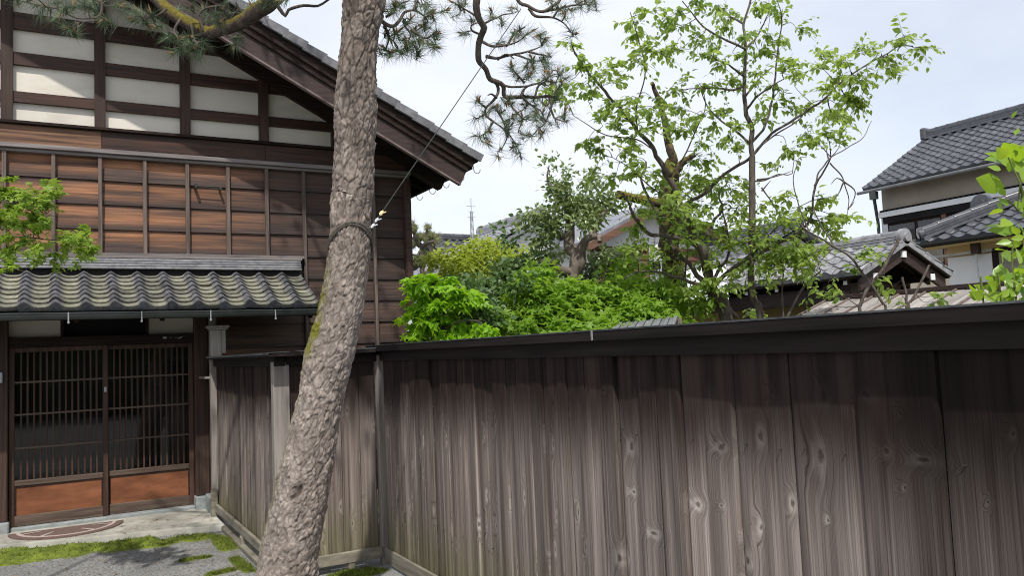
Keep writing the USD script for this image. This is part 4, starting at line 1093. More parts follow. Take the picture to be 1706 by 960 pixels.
# limb that comes down on the right against the sky
s = 3.43
RB = Branches(pine, LIMB)
RB.limb([(617, -260), (690, -290), (760, -200), (800, -80)] + zl([(190, 0), (195, 100), (230, 150), (215, 200), (195, 260), (200, 340), (240, 400), (265, 460), (340, 490), (360, 550), (440, 545), (520, 550), (640, 565)], 740, 0, s), 5.1, 5.9, 0.040, 0.010, wob=0.03, sides=9, step=0.02)
RB.limb([(760, -200), (830, -150), (850, -60)] + zl([(420, 0), (480, 30), (560, 60), (640, 20), (660, 0), (700, -60)], 740, 0, s), 5.6, 5.7, 0.022, 0.009, wob=0.02, sides=7, step=0.02)
for L in [[(340, 490), (420, 500), (520, 470), (600, 440)], [(235, 320), (310, 330), (400, 310), (480, 295), (560, 260)], [(200, 230), (265, 265), (350, 260), (430, 235), (470, 200)],
          [(265, 460), (310, 490), (320, 530), (290, 570), (235, 610), (230, 650), (280, 700), (340, 740), (370, 790), (330, 850)], [(310, 560), (280, 540), (250, 545)], [(290, 600), (330, 680), (350, 740), (400, 800)],
          [(600, 560), (605, 620), (580, 690), (530, 730)], [(600, 620), (640, 670), (690, 690)], [(480, 40), (520, 85), (620, 95), (680, 130), (715, 165)], [(560, 60), (640, 45), (740, 30), (820, 25)], [(620, 95), (650, 60), (690, 40)],
          [(215, 200), (165, 180), (160, 150), (200, 130)], [(195, 100), (140, 60), (80, 25)], [(240, 130), (300, 100), (380, 60)], [(300, 340), (360, 310), (400, 340)], [(350, 260), (400, 200), (470, 160)], [(440, 545), (460, 500), (520, 480), (590, 490)],
          [(360, 550), (400, 600), (440, 680), (430, 760)], [(520, 550), (530, 500), (580, 470), (640, 470)], [(440, 545), (520, 600), (560, 640)], [(280, 700), (250, 750), (220, 770)], [(235, 610), (200, 590), (180, 570)], [(460, 470), (420, 420), (390, 390)], [(400, 310), (460, 330), (520, 350), (560, 345)], [(480, 295), (540, 310), (600, 320)]]:
    RB.limb(zl(L, 740, 0, s), 5.7, 5.7 + rng.uniform(-.25, .25), 0.012 if len(L) > 4 else 0.009, 0.004, wob=0.03, sides=6, step=0.02)
s = 2.823
RB.limb([(612, -60), (622, 10)] + zl([(670, 100), (720, 120), (760, 90), (780, 60), (820, 50), (870, 75)], 400, 0, s), 4.95, 5.25, 0.02, 0.006, wob=0.02, sides=7, step=0.02)
for L in [[(690, 80), (720, 60), (740, 20), (800, 0)], [(720, 120), (730, 160), (725, 190)], [(770, 100), (780, 130), (800, 160), (790, 190)], [(800, 140), (860, 180), (900, 170), (920, 150)], [(780, 190), (820, 210), (840, 240)], [(820, 50), (830, 10), (860, -20)], [(680, 110), (700, 180), (680, 230)]]:
    RB.limb(zl(L, 400, 0, s), 5.15, 5.2, 0.009, 0.004, wob=0.02, sides=6, step=0.02)


def needle_tuft(P, D, n, L, r, spread, rad=0.0013):
    """Needles in a brush round D: thin three-sided spikes."""
    D = D / np.linalg.norm(D)
    v = r.normal(0, 1, (n, 3)); v -= np.outer(v @ D, D); v /= np.linalg.norm(v, axis=1, keepdims=True)
    a = r.uniform(0.1, spread, n)[:, None]
    d = np.cos(a) * D + np.sin(a) * v + [0, 0, -0.12]
    d /= np.linalg.norm(d, axis=1, keepdims=True)
    b = P - np.outer(r.uniform(0, 0.06, n), D)
    l = L * r.uniform(0.7, 1.1, (n, 1))
    w1 = np.cross(d, v + 0.3); w1 /= np.linalg.norm(w1, axis=1, keepdims=True); w2 = np.cross(d, w1)
    mid = b + d * l * 0.55 + [0, 0, -0.002]
    tip = b + d * l + [0, 0, -0.006]
    V = np.stack([b + w1 * rad, b - .5 * w1 * rad + .87 * w2 * rad, b - .5 * w1 * rad - .87 * w2 * rad, tip], 1)
    F = np.array([[0, 1, 3], [1, 2, 3], [2, 0, 3]])[None] + 4 * np.arange(n)[:, None, None]
    return V.reshape(-1, 3), F.reshape(-1, 3)


def tufts(br, places, n, L, seed, spread=1.5, candle=0.5, rad=0.0013, jd=0.12, extra=0, name='needle_tuft', limb_first=True):
    r = np.random.default_rng(seed)
    tw = MB()
    for (x, y) in places:
        b, dz = br.near(x, y)
        for e in range(1 + extra):
            c = at(x + r.normal(0, 4) * (e > 0) * 2, y + r.normal(0, 4) * (e > 0) * 2, dz + r.normal(0, jd))
            D = (c - b) / (np.linalg.norm(c - b) + 1e-6) + r.normal(0, 0.5, 3) + [0, 0, 0.35]
            C = smooth_line([b, (b + c) / 2 + r.normal(0, .012, 3), c], 0.03)
            tw.tube(C, np.linspace(0.0045, 0.003, len(C)), 5, cap=False)
            g = MB(); g.add(*needle_tuft(c, D, n, L, r, spread, rad))
            tp_ = part(br.tree, name, g, NEEDLE)
            if r.random() < candle:
                dn = D / np.linalg.norm(D)
                cg = MB()
                for q in range(3):
                    o = dn + r.normal(0, 0.25, 3)
                    cg.tube([c, c + o * 0.02, c + o * r.uniform(0.03, 0.05)], [0.0045, 0.0055, 0.0015], 5)
                part(tp_, 'candle', cg, CANDLE)
    part(br.tree, 'twigs', tw, LIMB, smooth=True, kind='stuff')


allL = Branches(pine, LIMB); allL.S = MS.S + PB.S
tufts(allL, [(230, 18), (222, 32), (245, 40), (262, 44), (280, 60), (298, 64), (313, 72), (325, 78), (290, 86), (335, 62), (345, 74), (306, 84), (270, 30), (252, 22), (395, 60), (392, 74), (360, 24), (340, 16), (375, 8), (320, 10), (300, 18), (350, 34), (385, 22), (420, 8), (440, 2), (455, -4), (470, 0), (330, 92), (316, 60),
              (80, 12), (100, 20), (68, 22), (128, 42), (112, 46), (125, 54), (172, 32), (182, 36), (58, 8), (150, 12), (140, 4), (95, 4), (165, 2), (30, 0), (85, 32), (110, 12), (122, 10), (155, 0), (48, -6), (15, -12), (200, 8), (212, 12), (405, 20), (365, 36)],
      58, 0.115, 5, spread=1.35, candle=0.6, rad=0.0015)
s = 3.43
tufts(RB, zl([(720, 165), (720, 50), (830, 30), (850, 10), (780, 40), (540, 200), (575, 215), (100, 20), (110, 190), (150, 110), (60, 15), (270, 60), (380, 40), (430, 160), (460, 200), (390, 380), (470, 370), (510, 390), (560, 340), (600, 310), (190, 570), (170, 670), (220, 660), (260, 750), (250, 800), (320, 850), (400, 820), (440, 770), (480, 660),
              (430, 690), (540, 740), (590, 690), (640, 700), (700, 690), (390, 590), (350, 585), (560, 585), (520, 600), (640, 560), (600, 420), (650, 410), (680, 400), (330, 130), (420, 190), (500, 330), (580, 380), (620, 470), (640, 520), (330, 640), (300, 610), (470, 600), (360, 760), (410, 850), (200, 780), (560, 770), (690, 90), (650, 40), (600, 0), (760, 0), (120, 0), (310, 250), (480, 430), (420, 450), (560, 690), (520, 660), (455, 540), (350, 690), (380, 720)], 740, 0, s),
      34, 0.125, 6, spread=1.6, candle=0.55, rad=0.0014, jd=0.2, extra=1)
s = 2.823
tufts(RB, zl([(930, 150), (910, 170), (880, 200), (840, 240), (780, 220), (700, 250), (680, 225), (740, 240), (800, 210), (900, 50), (880, 20), (830, 10), (760, 20), (720, 20), (820, 150), (860, 120), (740, 160), (690, 150), (870, 90), (800, 90), (690, 40), (780, 180), (840, 190)], 400, 0, s), 46, 0.12, 7, spread=1.55, rad=0.0015, jd=0.1, extra=1)
# unseen crown above the frame, with needles added to shade the fence and wall
CR = Branches(pine, LIMB)
CR.limb([(604, -460), (480, -500), (330, -470), (180, -420), (40, -400), (-90, -380)], 5.0, 5.5, 0.04, 0.012)
CR.limb([(598, -600), (700, -640), (840, -600), (960, -520)], 5.0, 5.2, 0.04, 0.012)
CR.limb([(616, -330), (540, -250), (440, -180), (330, -170), (220, -170), (120, -190)], 5.0, 4.4, 0.03, 0.01)
CR.limb([(598, -600), (520, -700), (430, -720), (300, -690)], 5.0, 4.4, 0.03, 0.01)
CR.limb([(604, -460), (590, -400), (540, -330), (470, -280), (390, -260)], 5.0, 7.8, 0.045, 0.012)
CR.limb([(600, -520), (640, -450), (660, -380), (640, -300)], 5.0, 7.4, 0.035, 0.012)
rr = np.random.default_rng(15)
g = MB()
for x0, x1, y0, y1, n in ((-80, 460, -520, -330, 60), (120, 520, -300, -140, 50), (330, 580, -250, -60, 70), (300, 900, -760, -520, 60), (640, 960, -330, -180, 16), (320, 700, -470, -140, 190)):
    for k in range(n):
        x, y = rr.uniform(x0, x1), rr.uniform(y0, y1)
        b, dz = CR.near(x, y)
        if n == 190: dz = 6.9 + 1.1 * rr.uniform(-1, 1)
        c = at(x, y, dz + rr.normal(0, 0.25))
        g.add(*needle_tuft(c, c - b + rr.normal(0, .2, 3) + [0, 0, .3], 50, 0.12, rr, 1.5, 0.0022))
part(pine, 'upper_needles', g, NEEDLE, kind='stuff')

# ------------------------------------------------------------------ support wire with its band round the trunk
W0, W1 = at(606, 398, TRD - 0.10), at(868, 14, 5.62)
wire = thing('support_wire', 'thin taut wire running from a band round the pine trunk up to the right branch', 'wire', W0)
part(wire, 'cable', MB().tube(np.array([W0 + (W1 - W0) * t for t in np.linspace(0, 1, 14)]), 0.0032, 6), GUTTER)
BANDM = tinted('old_strap', (0.05, 0.042, 0.036), (0.14, 0.12, 0.10), (40, 40, 40), 0.9, bump=0.4)
k0 = np.argmin(np.abs(axis[:, 2] - 2.31)); ctr, R0 = axis[k0, :3], axis[k0, 3]
for dz, rr_, ph, amp in ((0, 0.011, 0.35, 0.115), (-0.02, 0.008, 0.3, 0.125), (0.012, 0.006, 0.45, 0.10)):
    a = np.linspace(0, 2 * np.pi, 49)
    fr, rg = -fw * [1, 1, 0], rt * [1, 1, 0]
    fr /= np.linalg.norm(fr); rg /= np.linalg.norm(rg)
    hh = amp * (np.abs(np.cos((a - ph) / 2)) ** 3 * 1.6 - 0.9)
    P = ctr + (R0 + 0.002) * (np.sin(a)[:, None] * rg + np.cos(a)[:, None] * fr) + np.outer(hh + dz + 0.045, [0, 0, 1])
    part(wire, 'band', MB().tube(P, rr_, 8), BANDM, smooth=True)
dw = (W1 - W0) / np.linalg.norm(W1 - W0)
for k, (t, r_) in enumerate(((0.10, 0.009), (0.145, 0.009), (0.20, 0.012))):
    p = W0 + dw * t
    part(wire, 'wire_clamp', MB().tube([p - dw * .016, p - dw * .006, p + dw * .008, p + dw * .02], [r_ * .5, r_, r_ * .85, r_ * .3], 7).tube([p, p + rt * 0.03 + up * 0.008], 0.004, 5), CREAM if k == 2 else LTGREY, smooth=40)

# ------------------------------------------------------------------ maple reaching in on the left
mp = thing('maple_tree', 'bright green maple branches reaching in at the left edge before the tiled entry roof', 'tree', (-1.7, 5.6, 0))
MP = Branches(mp, LIMB)
MP.limb3([(-1.7, 5.6, 0), (-1.66, 5.62, 1.0), (-1.55, 5.6, 2.0), (-1.5, 5.65, 3.2)], 0.07, 0.03, 'trunk')
MP.limb3([(-1.58, 5.6, 1.8), (-1.1, 5.55, 2.2), at(-40, 400, 5.4), at(10, 440, 5.4), at(40, 452, 5.4)], 0.02, 0.005)
MP.limb3([(-1.52, 5.6, 2.4), (-1.1, 5.55, 2.6), at(-40, 330, 5.4), at(40, 345, 5.3), at(90, 360, 5.3)], 0.016, 0.003)
MP.limb3([at(-40, 400, 5.4), at(30, 395, 5.35), at(90, 400, 5.3), at(140, 402, 5.3)], 0.008, 0.003)
cl = [(4, 305), (18, 318), (45, 312), (72, 306), (88, 318), (15, 340), (40, 335), (62, 332), (82, 340), (25, 358), (55, 355), (74, 364), (10, 375), (38, 378), (58, 384), (14, 398), (44, 402), (28, 418), (8, 428), (60, 412), (118, 398), (130, 386), (142, 394), (152, 404), (128, 412), (112, 408), (140, 416), (62, 432), (90, 436), (20, 440), (-15, 330), (-15, 370), (-15, 410), (-30, 350), (68, 345), (0, 355), (6, 320), (30, 325)]
LV, F = clusters_on(MP, cl, 20, L_MAPLE2, 0.070, PALM5, 0.060, 0.35, 0.002, 9, 0.12)
leaves(mp, 'leaf', LV, F, L_MAPLE2, 240)

# ------------------------------------------------------------------ garden trees behind the fence
z9 = lambda L: zl(L, 900, 0, 2.585)
z2 = lambda L: zl(L, 1040, 280, 3.428)
# many-stemmed tree with large leaves
t1 = thing('garden_tree', 'many stemmed spreading tree with dark limbs and large light green leaves', 'tree', base_of(1205, 530, 9.6))
B1 = Branches(t1, LIMB)
D1 = 9.6
root = at(1208, 520, D1); r0_ = root.copy(); r0_[2] = -0.02
B1.limb3([r0_, r0_ + (root - r0_) * 0.5 + [0.05, 0, 0], root, at(1192, 492, D1), at(1182, 476, D1)], 0.1056, 0.0720, 'trunk', 10)
B1.limb(z2([(500, 690), (465, 520), (400, 400), (330, 240), (280, 120), (230, 0)]) + z9([(560, 760), (480, 640), (420, 560), (330, 450), (240, 350), (180, 270), (150, 230), (130, 190)]), D1, D1 - 1.2, 0.0495, 0.0072, wob=0.05)
B1.limb(z2([(480, 680), (400, 590), (300, 480), (250, 390), (180, 240), (110, 120), (100, 40), (130, -40)]), D1, D1 + .3, 0.0330, 0.0115, wob=0.05)
B1.limb(z2([(430, 450), (300, 400), (150, 370), (60, 290), (40, 220), (-10, 150)]), D1, D1 - .6, 0.0363, 0.0101, wob=0.05)
B1.limb(z2([(470, 410), (510, 310), (560, 230), (540, 150), (600, 60)]), D1, D1 + .5, 0.0198, 0.0072, wob=0.04)
B1.limb(z2([(500, 690), (480, 560), (440, 470), (340, 240), (250, 30)]), D1, D1 + .9, 0.0363, 0.0115, wob=0.04)
B1.limb([(1180, 470), (1158, 400), (1144, 345), (1171, 325), (1202, 294), (1233, 275), (1252, 260), (1287, 222), (1333, 193), (1376, 162), (1411, 128), (1457, 100), (1496, 77), (1519, 77)], D1, D1 - 1.3, 0.0264, 0.0058, wob=0.03)
B1.limb([(1271, 240), (1295, 222), (1330, 200), (1352, 172), (1380, 165)], D1 - .8, D1 - .4, 0.0092, 0.0043)
B1.limb(z2([(460, 680), (350, 640), (200, 600), (100, 590), (0, 630)]), D1, D1 - .5, 0.0231, 0.0072, wob=0.03)
B1.limb(z2([(640, 850), (560, 740), (510, 650), (600, 470), (560, 240)]), D1 + .1, D1 - .3, 0.0297, 0.0086, wob=0.04)
B1.limb([(1260, 430), (1291, 408), (1326, 391), (1346, 370), (1355, 347), (1356, 318), (1375, 283), (1385, 262)], D1 - .7, D1 - 1.4, 0.0185, 0.0072, wob=0.03)
B1.limb([(1185, 480), (1215, 452), (1256, 423), (1262, 428)], D1, D1 - .7, 0.0264, 0.0202)
B1.limb([(1311, 530), (1337, 481), (1367, 452)], D1 - 1, D1 - 1, 0.0145, 0.0086)
B1.limb([(1305, 530), (1303, 490), (1305, 455)], D1 - .9, D1 - .9, 0.0119, 0.0072)
B1.limb([(1062, 217), (1060, 180), (1075, 120), (1062, 60), (1050, 20)], D1 - .9, D1 - 1, 0.0092, 0.0043)
B1.limb([(1086, 248), (1060, 232), (1010, 225), (975, 205), (955, 192)], D1 - .7, D1 - .9, 0.0079, 0.0036)
B1.limb([(1117, 294), (1140, 260), (1160, 215), (1175, 180), (1172, 150)], D1 - .3, D1 - .2, 0.0106, 0.0043)
B1.limb([(1128, 340), (1085, 312), (1050, 280), (1020, 262)], D1 - .2, D1 - .5, 0.0092, 0.0036)
c9 = [(400, 90), (490, 50), (420, 130), (480, 200), (410, 260), (440, 230), (520, 220), (560, 220), (150, 240), (130, 200), (200, 290), (300, 300), (180, 380), (250, 390), (400, 420), (210, 330), (320, 340), (60, 380), (100, 360), (80, 420),
      (450, 480), (600, 450), (640, 480), (560, 560), (380, 600), (430, 560), (330, 540), (200, 620), (260, 650), (350, 650), (420, 700), (260, 520), (330, 750), (240, 740), (400, 740), (650, 700), (600, 780), (720, 760), (800, 820), (860, 800), (560, 880), (650, 900), (830, 640), (700, 600), (500, 420), (520, 480),
      (1100, 300), (1180, 260), (1230, 250), (1300, 260), (1240, 380), (1320, 400), (1380, 420), (1250, 500), (1290, 470), (1300, 530), (1150, 470), (1150, 580), (1230, 580), (1290, 580), (1380, 230), (1480, 240), (1550, 180), (1560, 150), (1610, 210), (1530, 290), (1410, 340), (1380, 350), (1180, 610), (1060, 650), (1340, 330), (1280, 330), (1340, 440), (620, 560), (480, 560), (360, 490), (300, 460), (700, 680), (500, 820)]
c2 = [(60, 40), (150, 30), (250, 170), (330, 170), (470, 80), (560, 60), (620, 120), (680, 150), (560, 210), (640, 250), (450, 240), (640, 360), (500, 500), (560, 430), (640, 440), (520, 620), (380, 700), (440, 760), (600, 700), (650, 680), (500, 660), (560, 560), (660, 560), (800, 450), (820, 500), (900, 460), (980, 470), (1060, 450), (1100, 480), (950, 560), (880, 580), (780, 560), (820, 630), (1020, 630),
      (930, 170), (960, 290), (1040, 230), (1100, 190), (1180, 270), (1280, 270), (1150, 320), (900, 330), (1200, 370), (900, 250), (1080, 290), (50, 300), (100, 420), (170, 440), (270, 430), (60, 520), (200, 520), (480, 720), (720, 830), (340, 330), (820, 400), (880, 420), (940, 410), (1000, 430), (900, 520), (860, 560), (1040, 540), (760, 460), (600, 380), (520, 370), (460, 330), (400, 300), (360, 250), (300, 250), (220, 300), (160, 250), (100, 250), (560, 330), (620, 310), (680, 230), (520, 160), (420, 80), (300, 90), (380, 130), (200, 90), (480, 560), (700, 500), (860, 520), (960, 520), (1020, 500), (300, 560), (420, 480), (360, 420)]
LV, F = clusters_on(B1, z9(c9) + z2(c2), 46, L_TREE, 0.104, OV_WIDE, 0.115, 0.45, 0.004, 21, 0.2)
leaves(t1, 'leaf', LV, F, L_TREE, 300)

# slender straight tree
t2 = thing('garden_tree', 'slender straight tree with one thin grey stem rising to the top of the photo', 'tree', base_of(1258, 525, 9.0))
B2 = Branches(t2, LIMB)
D2 = 9.0
p0 = at(1266, 522, D2); g0 = p0.copy(); g0[2] = -0.02
B2.limb3([g0, (g0 + p0) / 2, p0, at(1256, 499, D2), at(1251, 455, D2), at(1253, 380, D2), at(1253, 300, D2), at(1253, 260, D2)], 0.042, 0.034, 'trunk', 10)
B2.limb([(1253, 262), (1250, 240), (1253, 217), (1242, 182), (1240, 135), (1242, 81), (1240, 39), (1250, 0), (1252, -50)], D2, D2, 0.028, 0.008, wob=0.02)
for L in [[(885, 210), (790, 165), (700, 110), (650, 50), (610, 0)], [(900, 620), (850, 570), (780, 520), (720, 460), (690, 390)], [(960, 560), (1000, 430), (1020, 230), (1040, 90), (1020, 0)], [(885, 330), (830, 290), (800, 270), (760, 260)], [(880, 100), (840, 80), (800, 60), (770, 20)], [(890, 470), (930, 420), (980, 380), (1050, 340)], [(880, 370), (820, 390), (760, 380), (640, 380)], [(885, 210), (930, 160), (960, 100), (985, 50)], [(880, 420), (950, 330), (1000, 290)]]:
    B2.limb(z9(L), D2, D2 + rng.uniform(-.5, .4), 0.014, 0.005, wob=0.02)
B2.limb(z9([(905, 620), (960, 560)]), D2, D2, 0.016, 0.014)
B2.limb(z2([(740, 75), (800, 70), (880, 35), (930, 40), (960, 30)]), D2, D2 - .3, 0.010, 0.004)
B2.limb(z2([(725, 500), (780, 440), (840, 370), (900, 310)]), D2, D2 - .4, 0.012, 0.005)
c9 = [(600, 120), (620, 50), (690, 40), (660, 20), (780, 40), (820, 80), (770, 20), (850, 60), (720, 190), (760, 210), (840, 230), (760, 270), (700, 370), (740, 380), (800, 340), (860, 370), (1000, 40), (990, 130), (1030, 80), (1110, 110), (1060, 180), (960, 215), (1040, 270), (950, 320), (1000, 380), (1050, 460), (950, 430), (940, 510), (850, 540), (800, 590), (1080, 650), (960, 710), (700, 500), (740, 540), (640, 370), (600, 380), (560, 120), (680, 170), (930, 20), (900, 130), (1050, 310), (1100, 330), (800, 480), (920, 360), (1010, 430), (860, 180), (730, 230), (980, 10), (800, 100), (570, 80)]
c2 = [(800, 310), (760, 250), (760, 330), (780, 400), (720, 560), (700, 440)]
LV, F = clusters_on(B2, z9(c9) + z2(c2), 38, L_TREE, 0.098, OV_WIDE, 0.108, 0.45, 0.0035, 22, 0.18)
leaves(t2, 'leaf', LV, F, L_TREE, 300)

# bare arching stems on the right
t3 = thing('garden_tree', 'sparse nearly bare tree with thin crossing grey stems over the plank roof', 'tree', base_of(1450, 515, 7.4))
B3 = Branches(t3, LIMB)
D3 = 7.4
for L, a, b in [([(1434, 530), (1434, 510), (1448, 478), (1472, 446), (1498, 397)], .020, .014), ([(1476, 525), (1472, 507), (1448, 470), (1419, 432), (1390, 411), (1349, 388), (1330, 372)], .020, .008), ([(1512, 525), (1511, 500), (1503, 462)], .016, .010), ([(1516, 525), (1518, 505), (1530, 480), (1547, 443)], .016, .010)]:
    P = [at(x, y, D3) for x, y in L]; g0 = P[0].copy(); g0[2] = -0.02
    B3.limb3([g0, (g0 + P[0]) / 2] + P, a, b, 'stem', wob=0.02)
for L in [[(1380, 267), (1376, 244)], [(1356, 309), (1380, 267), (1434, 232), (1453, 201)], [(1382, 271), (1407, 302), (1414, 348), (1404, 370)], [(1390, 411), (1370, 380), (1356, 345), (1356, 309)], [(1349, 388), (1330, 340), (1322, 300), (1330, 265), (1345, 262)], [(1407, 302), (1425, 320), (1414, 350)], [(1407, 302), (1394, 296), (1386, 306)], [(1407, 302), (1400, 318), (1390, 332)], [(1268, 312), (1290, 345), (1300, 362)], [(1268, 318), (1285, 300)], [(1262, 300), (1300, 292), (1318, 285)], [(1414, 348), (1425, 335)]]:
    B3.limb(L, D3, D3 + rng.uniform(-.1, .3), 0.008, 0.0025, 'branch', 6, wob=0.02, step=0.03)
c2 = [(1100, 710), (1200, 690), (1220, 740), (1180, 660), (1340, 480), (1400, 520), (1310, 580), (1440, 630), (1520, 670), (1060, 700), (1360, 510), (1420, 480), (1480, 640)]
LV, F = clusters_on(B3, z2(c2) + [(1548, 503), (1560, 497), (1500, 505)], 16, L_TREE, 0.10, OV_WIDE, 0.075, 0.4, 0.003, 23, 0.1)
leaves(t3, 'leaf', LV, F, L_TREE, 140)

# old pollarded trunk with moss and ivy
t4 = thing('old_tree', 'old thick mossy trunk cut back hard and half hidden by leaves', 'tree', base_of(1127, 520, 10.6))
B4 = Branches(t4, MOSSY)
p0 = at(1128, 515, 10.6); g0 = p0.copy(); g0[2] = -0.02
B4.limb3([g0, p0, at(1124, 455, 10.6), at(1119, 420, 10.6)], 0.17, 0.13, 'trunk', 12, 0.08)
B4.limb([(1119, 425), (1113, 360), (1113, 309), (1120, 271)], 10.6, 10.5, 0.13, 0.10, 'trunk', 12, wob=0.1)
B4.limb([(1119, 280), (1112, 215), (1103, 170), (1090, 146), (1084, 138)], 10.5, 10.3, 0.060, 0.022, 'branch', 10, wob=0.10)
B4.limb([(1122, 290), (1135, 272), (1148, 266), (1160, 258)], 10.5, 10.4, 0.06, 0.03, 'branch', 8, wob=0.04)
B4.limb([(1112, 340), (1080, 335), (1052, 328), (1030, 322)], 10.5, 10.2, 0.07, 0.05, 'branch', 8, wob=0.05)
LV, F = blobs([(1128, 300, 16, 18, 10.5, 120), (1045, 330, 22, 10, 10.2, 130), (1118, 410, 18, 30, 10.5, 160), (1130, 460, 18, 25, 10.5, 150)], 0.06, OV_NARROW, 31)
leaves(t4, 'leaf', LV, F, L_YELLOW, 0, 'ivy')

# gnarled camellia
t5 = thing('camellia_tree', 'gnarled pale trunked evergreen with dark glossy leaves, limbs bent like elbows', 'tree', base_of(954, 470, 10.2))
B5 = Branches(t5, tinted('pale_smooth_bark', (0.10, 0.08, 0.065), (0.24, 0.195, 0.165), (12, 12, 9), 0.8, detail=6, bump=0.4))
p0 = at(953, 475, 10.2); g0 = p0.copy(); g0[2] = -0.02
B5.limb3([g0, p0, at(957, 455, 10.2), at(961, 436, 10.2), at(963, 421, 10.2)], 0.13, 0.095, 'trunk', 12, 0.04)
B5.limb([(963, 424), (953, 417), (947, 407), (948, 392), (950, 375), (946, 345), (944, 325)], 10.2, 10.3, 0.085, 0.035, wob=0.03, sides=10)
B5.limb([(963, 424), (972, 408), (980, 396), (997, 395), (1000, 402)], 10.2, 9.9, 0.07, 0.03, wob=0.03, sides=10)
B5.limb([(980, 397), (990, 386), (996, 370), (1010, 350)], 10.1, 10.1, 0.045, 0.02, wob=0.03)
B5.limb([(955, 455), (940, 452), (929, 449), (921, 440), (913, 435), (903, 436)], 10.2, 9.8, 0.06, 0.035, wob=0.02, sides=10)
B5.limb([(947, 400), (940, 395), (930, 392), (915, 398)], 10.2, 10.3, 0.03, 0.015, wob=0.02)
B5.limb([(947, 350), (930, 325), (912, 300), (915, 275)], 10.3, 10.3, 0.025, 0.008)
bl = [(929, 313, 22, 16, 10.3, 300), (947, 329, 22, 18, 10.3, 300), (929, 358, 26, 18, 10.2, 360), (961, 347, 24, 20, 10.2, 320), (890, 356, 20, 13, 10.2, 230), (988, 336, 26, 22, 10.3, 320), (1011, 338, 20, 20, 10.4, 220), (984, 362, 24, 18, 10.2, 260), (917, 378, 24, 16, 10.2, 280), (970, 372, 24, 10, 10.0, 180), (929, 402, 24, 14, 10.3, 240), (901, 399, 22, 13, 10.3, 230),
      (913, 276, 10, 9, 10.3, 45), (940, 283, 10, 10, 10.3, 60), (975, 300, 18, 14, 10.3, 160), (870, 372, 10, 7, 10.2, 60), (1000, 428, 30, 20, 10.3, 300), (1035, 430, 24, 22, 10.4, 240), (925, 425, 24, 12, 10.5, 160)]
bl = [(x + (x > 940) * 4, y, rx * .74, ry * .74, d, int(n * .8)) for x, y, rx, ry, d, n in bl if (x, y) != (929, 402)]
LV, F = blobs(bl, 0.075, OV, 33, 7, 0.2)
leaves(t5, 'leaf', LV, F, L_CAM, 160)

# lime green large-leaved shrub by the house corner
s1 = thing('lime_shrub', 'bright lime green shrub with large lobed leaves beside the house corner', 'shrub', base_of(738, 560, 8.6))
S1 = Branches(s1, LIMB)
p0 = at(736, 558, 8.6); g0 = p0.copy(); g0[2] = -0.02
S1.limb3([g0, p0, at(731, 520, 8.6), at(728, 500, 8.6), at(722, 470, 8.6)], 0.035, 0.015, 'stem')
S1.limb([(733, 535), (748, 505), (762, 480)], 8.6, 8.5, 0.018, 0.008, 'stem'); S1.limb([(731, 515), (715, 490), (706, 470)], 8.6, 8.5, 0.016, 0.008, 'stem'); S1.limb([(736, 550), (770, 535), (800, 535)], 8.6, 8.3, 0.014, 0.006, 'stem')
cl = [(x, y + 8) for x, y in [(700, 462), (716, 454), (732, 458), (748, 466), (762, 472), (775, 478), (700, 480), (718, 476), (736, 480), (752, 486), (768, 490), (782, 488), (698, 500), (714, 496), (742, 498), (756, 504), (772, 506), (700, 520), (716, 516), (730, 512), (748, 520), (704, 540), (722, 540), (740, 536), (758, 530), (775, 540), (800, 540), (815, 548), (790, 552), (770, 555), (745, 556), (722, 560), (702, 560), (693, 470), (692, 505), (694, 540), (760, 548), (808, 536), (728, 470), (709, 508)]]
LV, F = clusters_on(S1, cl, 17, L_LIME, 0.155, PALM5, 0.095, 0.5, 0.003, 24, 0.15)
leaves(s1, 'leaf', LV, F, L_LIME, 260)

# yellowish shrub, dark evergreen masses, feathery maple
def bush(name, label, cat, bl, size, tmpl, mat, seed, single, stems=(), droop=0.25, clump=9):
    x, y, _, _, d, _ = bl[0]
    t = thing(name, label, cat, base_of(x, 540, d))
    B = Branches(t, LIMB)
    for bx, by, *_r in bl[:6]:
        p = at(bx, by, _r[2]); g0 = base_of(x + (bx - x) * 0.4, 540, d); g0[2] = -0.02
        B.limb3([g0, (g0 + p) / 2 + [0, 0, .15], p], 0.03, 0.008, 'stem')
    LV, F = blobs(bl, size, tmpl, seed, clump, droop)
    leaves(t, 'leaf', LV, F, mat, single)
    return t


bush('yellow_shrub', 'yellowish green fine leaved shrub below the big grey roof', 'shrub', [(800, 436, 42, 26, 11.6, 1000), (770, 462, 40, 30, 11.4, 900), (835, 440, 40, 26, 11.6, 900), (748, 440, 26, 20, 11.8, 420), (862, 430, 34, 22, 11.8, 500), (820, 480, 50, 30, 11.3, 900), (720, 430, 16, 10, 11.8, 140), (800, 415, 34, 14, 11.8, 420), (760, 425, 26, 14, 11.8, 300)], 0.075, OV, L_YELLOW, 41, 60)
bush('evergreen_shrub', 'dark evergreen shrub mass with small glossy leaves in the middle of the garden', 'shrub', [(884, 446, 36, 22, 10.6, 600), (850, 470, 46, 34, 10.4, 800), (800, 500, 60, 34, 10.2, 900), (760, 500, 36, 34, 10.0, 500), (905, 480, 50, 34, 10.2, 700), (850, 530, 60, 34, 10.0, 800), (836, 388, 5, 13, 10.6, 40), (848, 404, 9, 13, 10.6, 70), (760, 540, 40, 26, 9.7, 400), (935, 540, 50, 24, 10.0, 500), (788, 498, 22, 22, 8.9, 260), (800, 528, 26, 20, 8.7, 260), (870, 468, 22, 14, 9.0, 160), (1000, 470, 40, 30, 10.5, 500)], 0.085, OV, L_DARK, 42, 120)
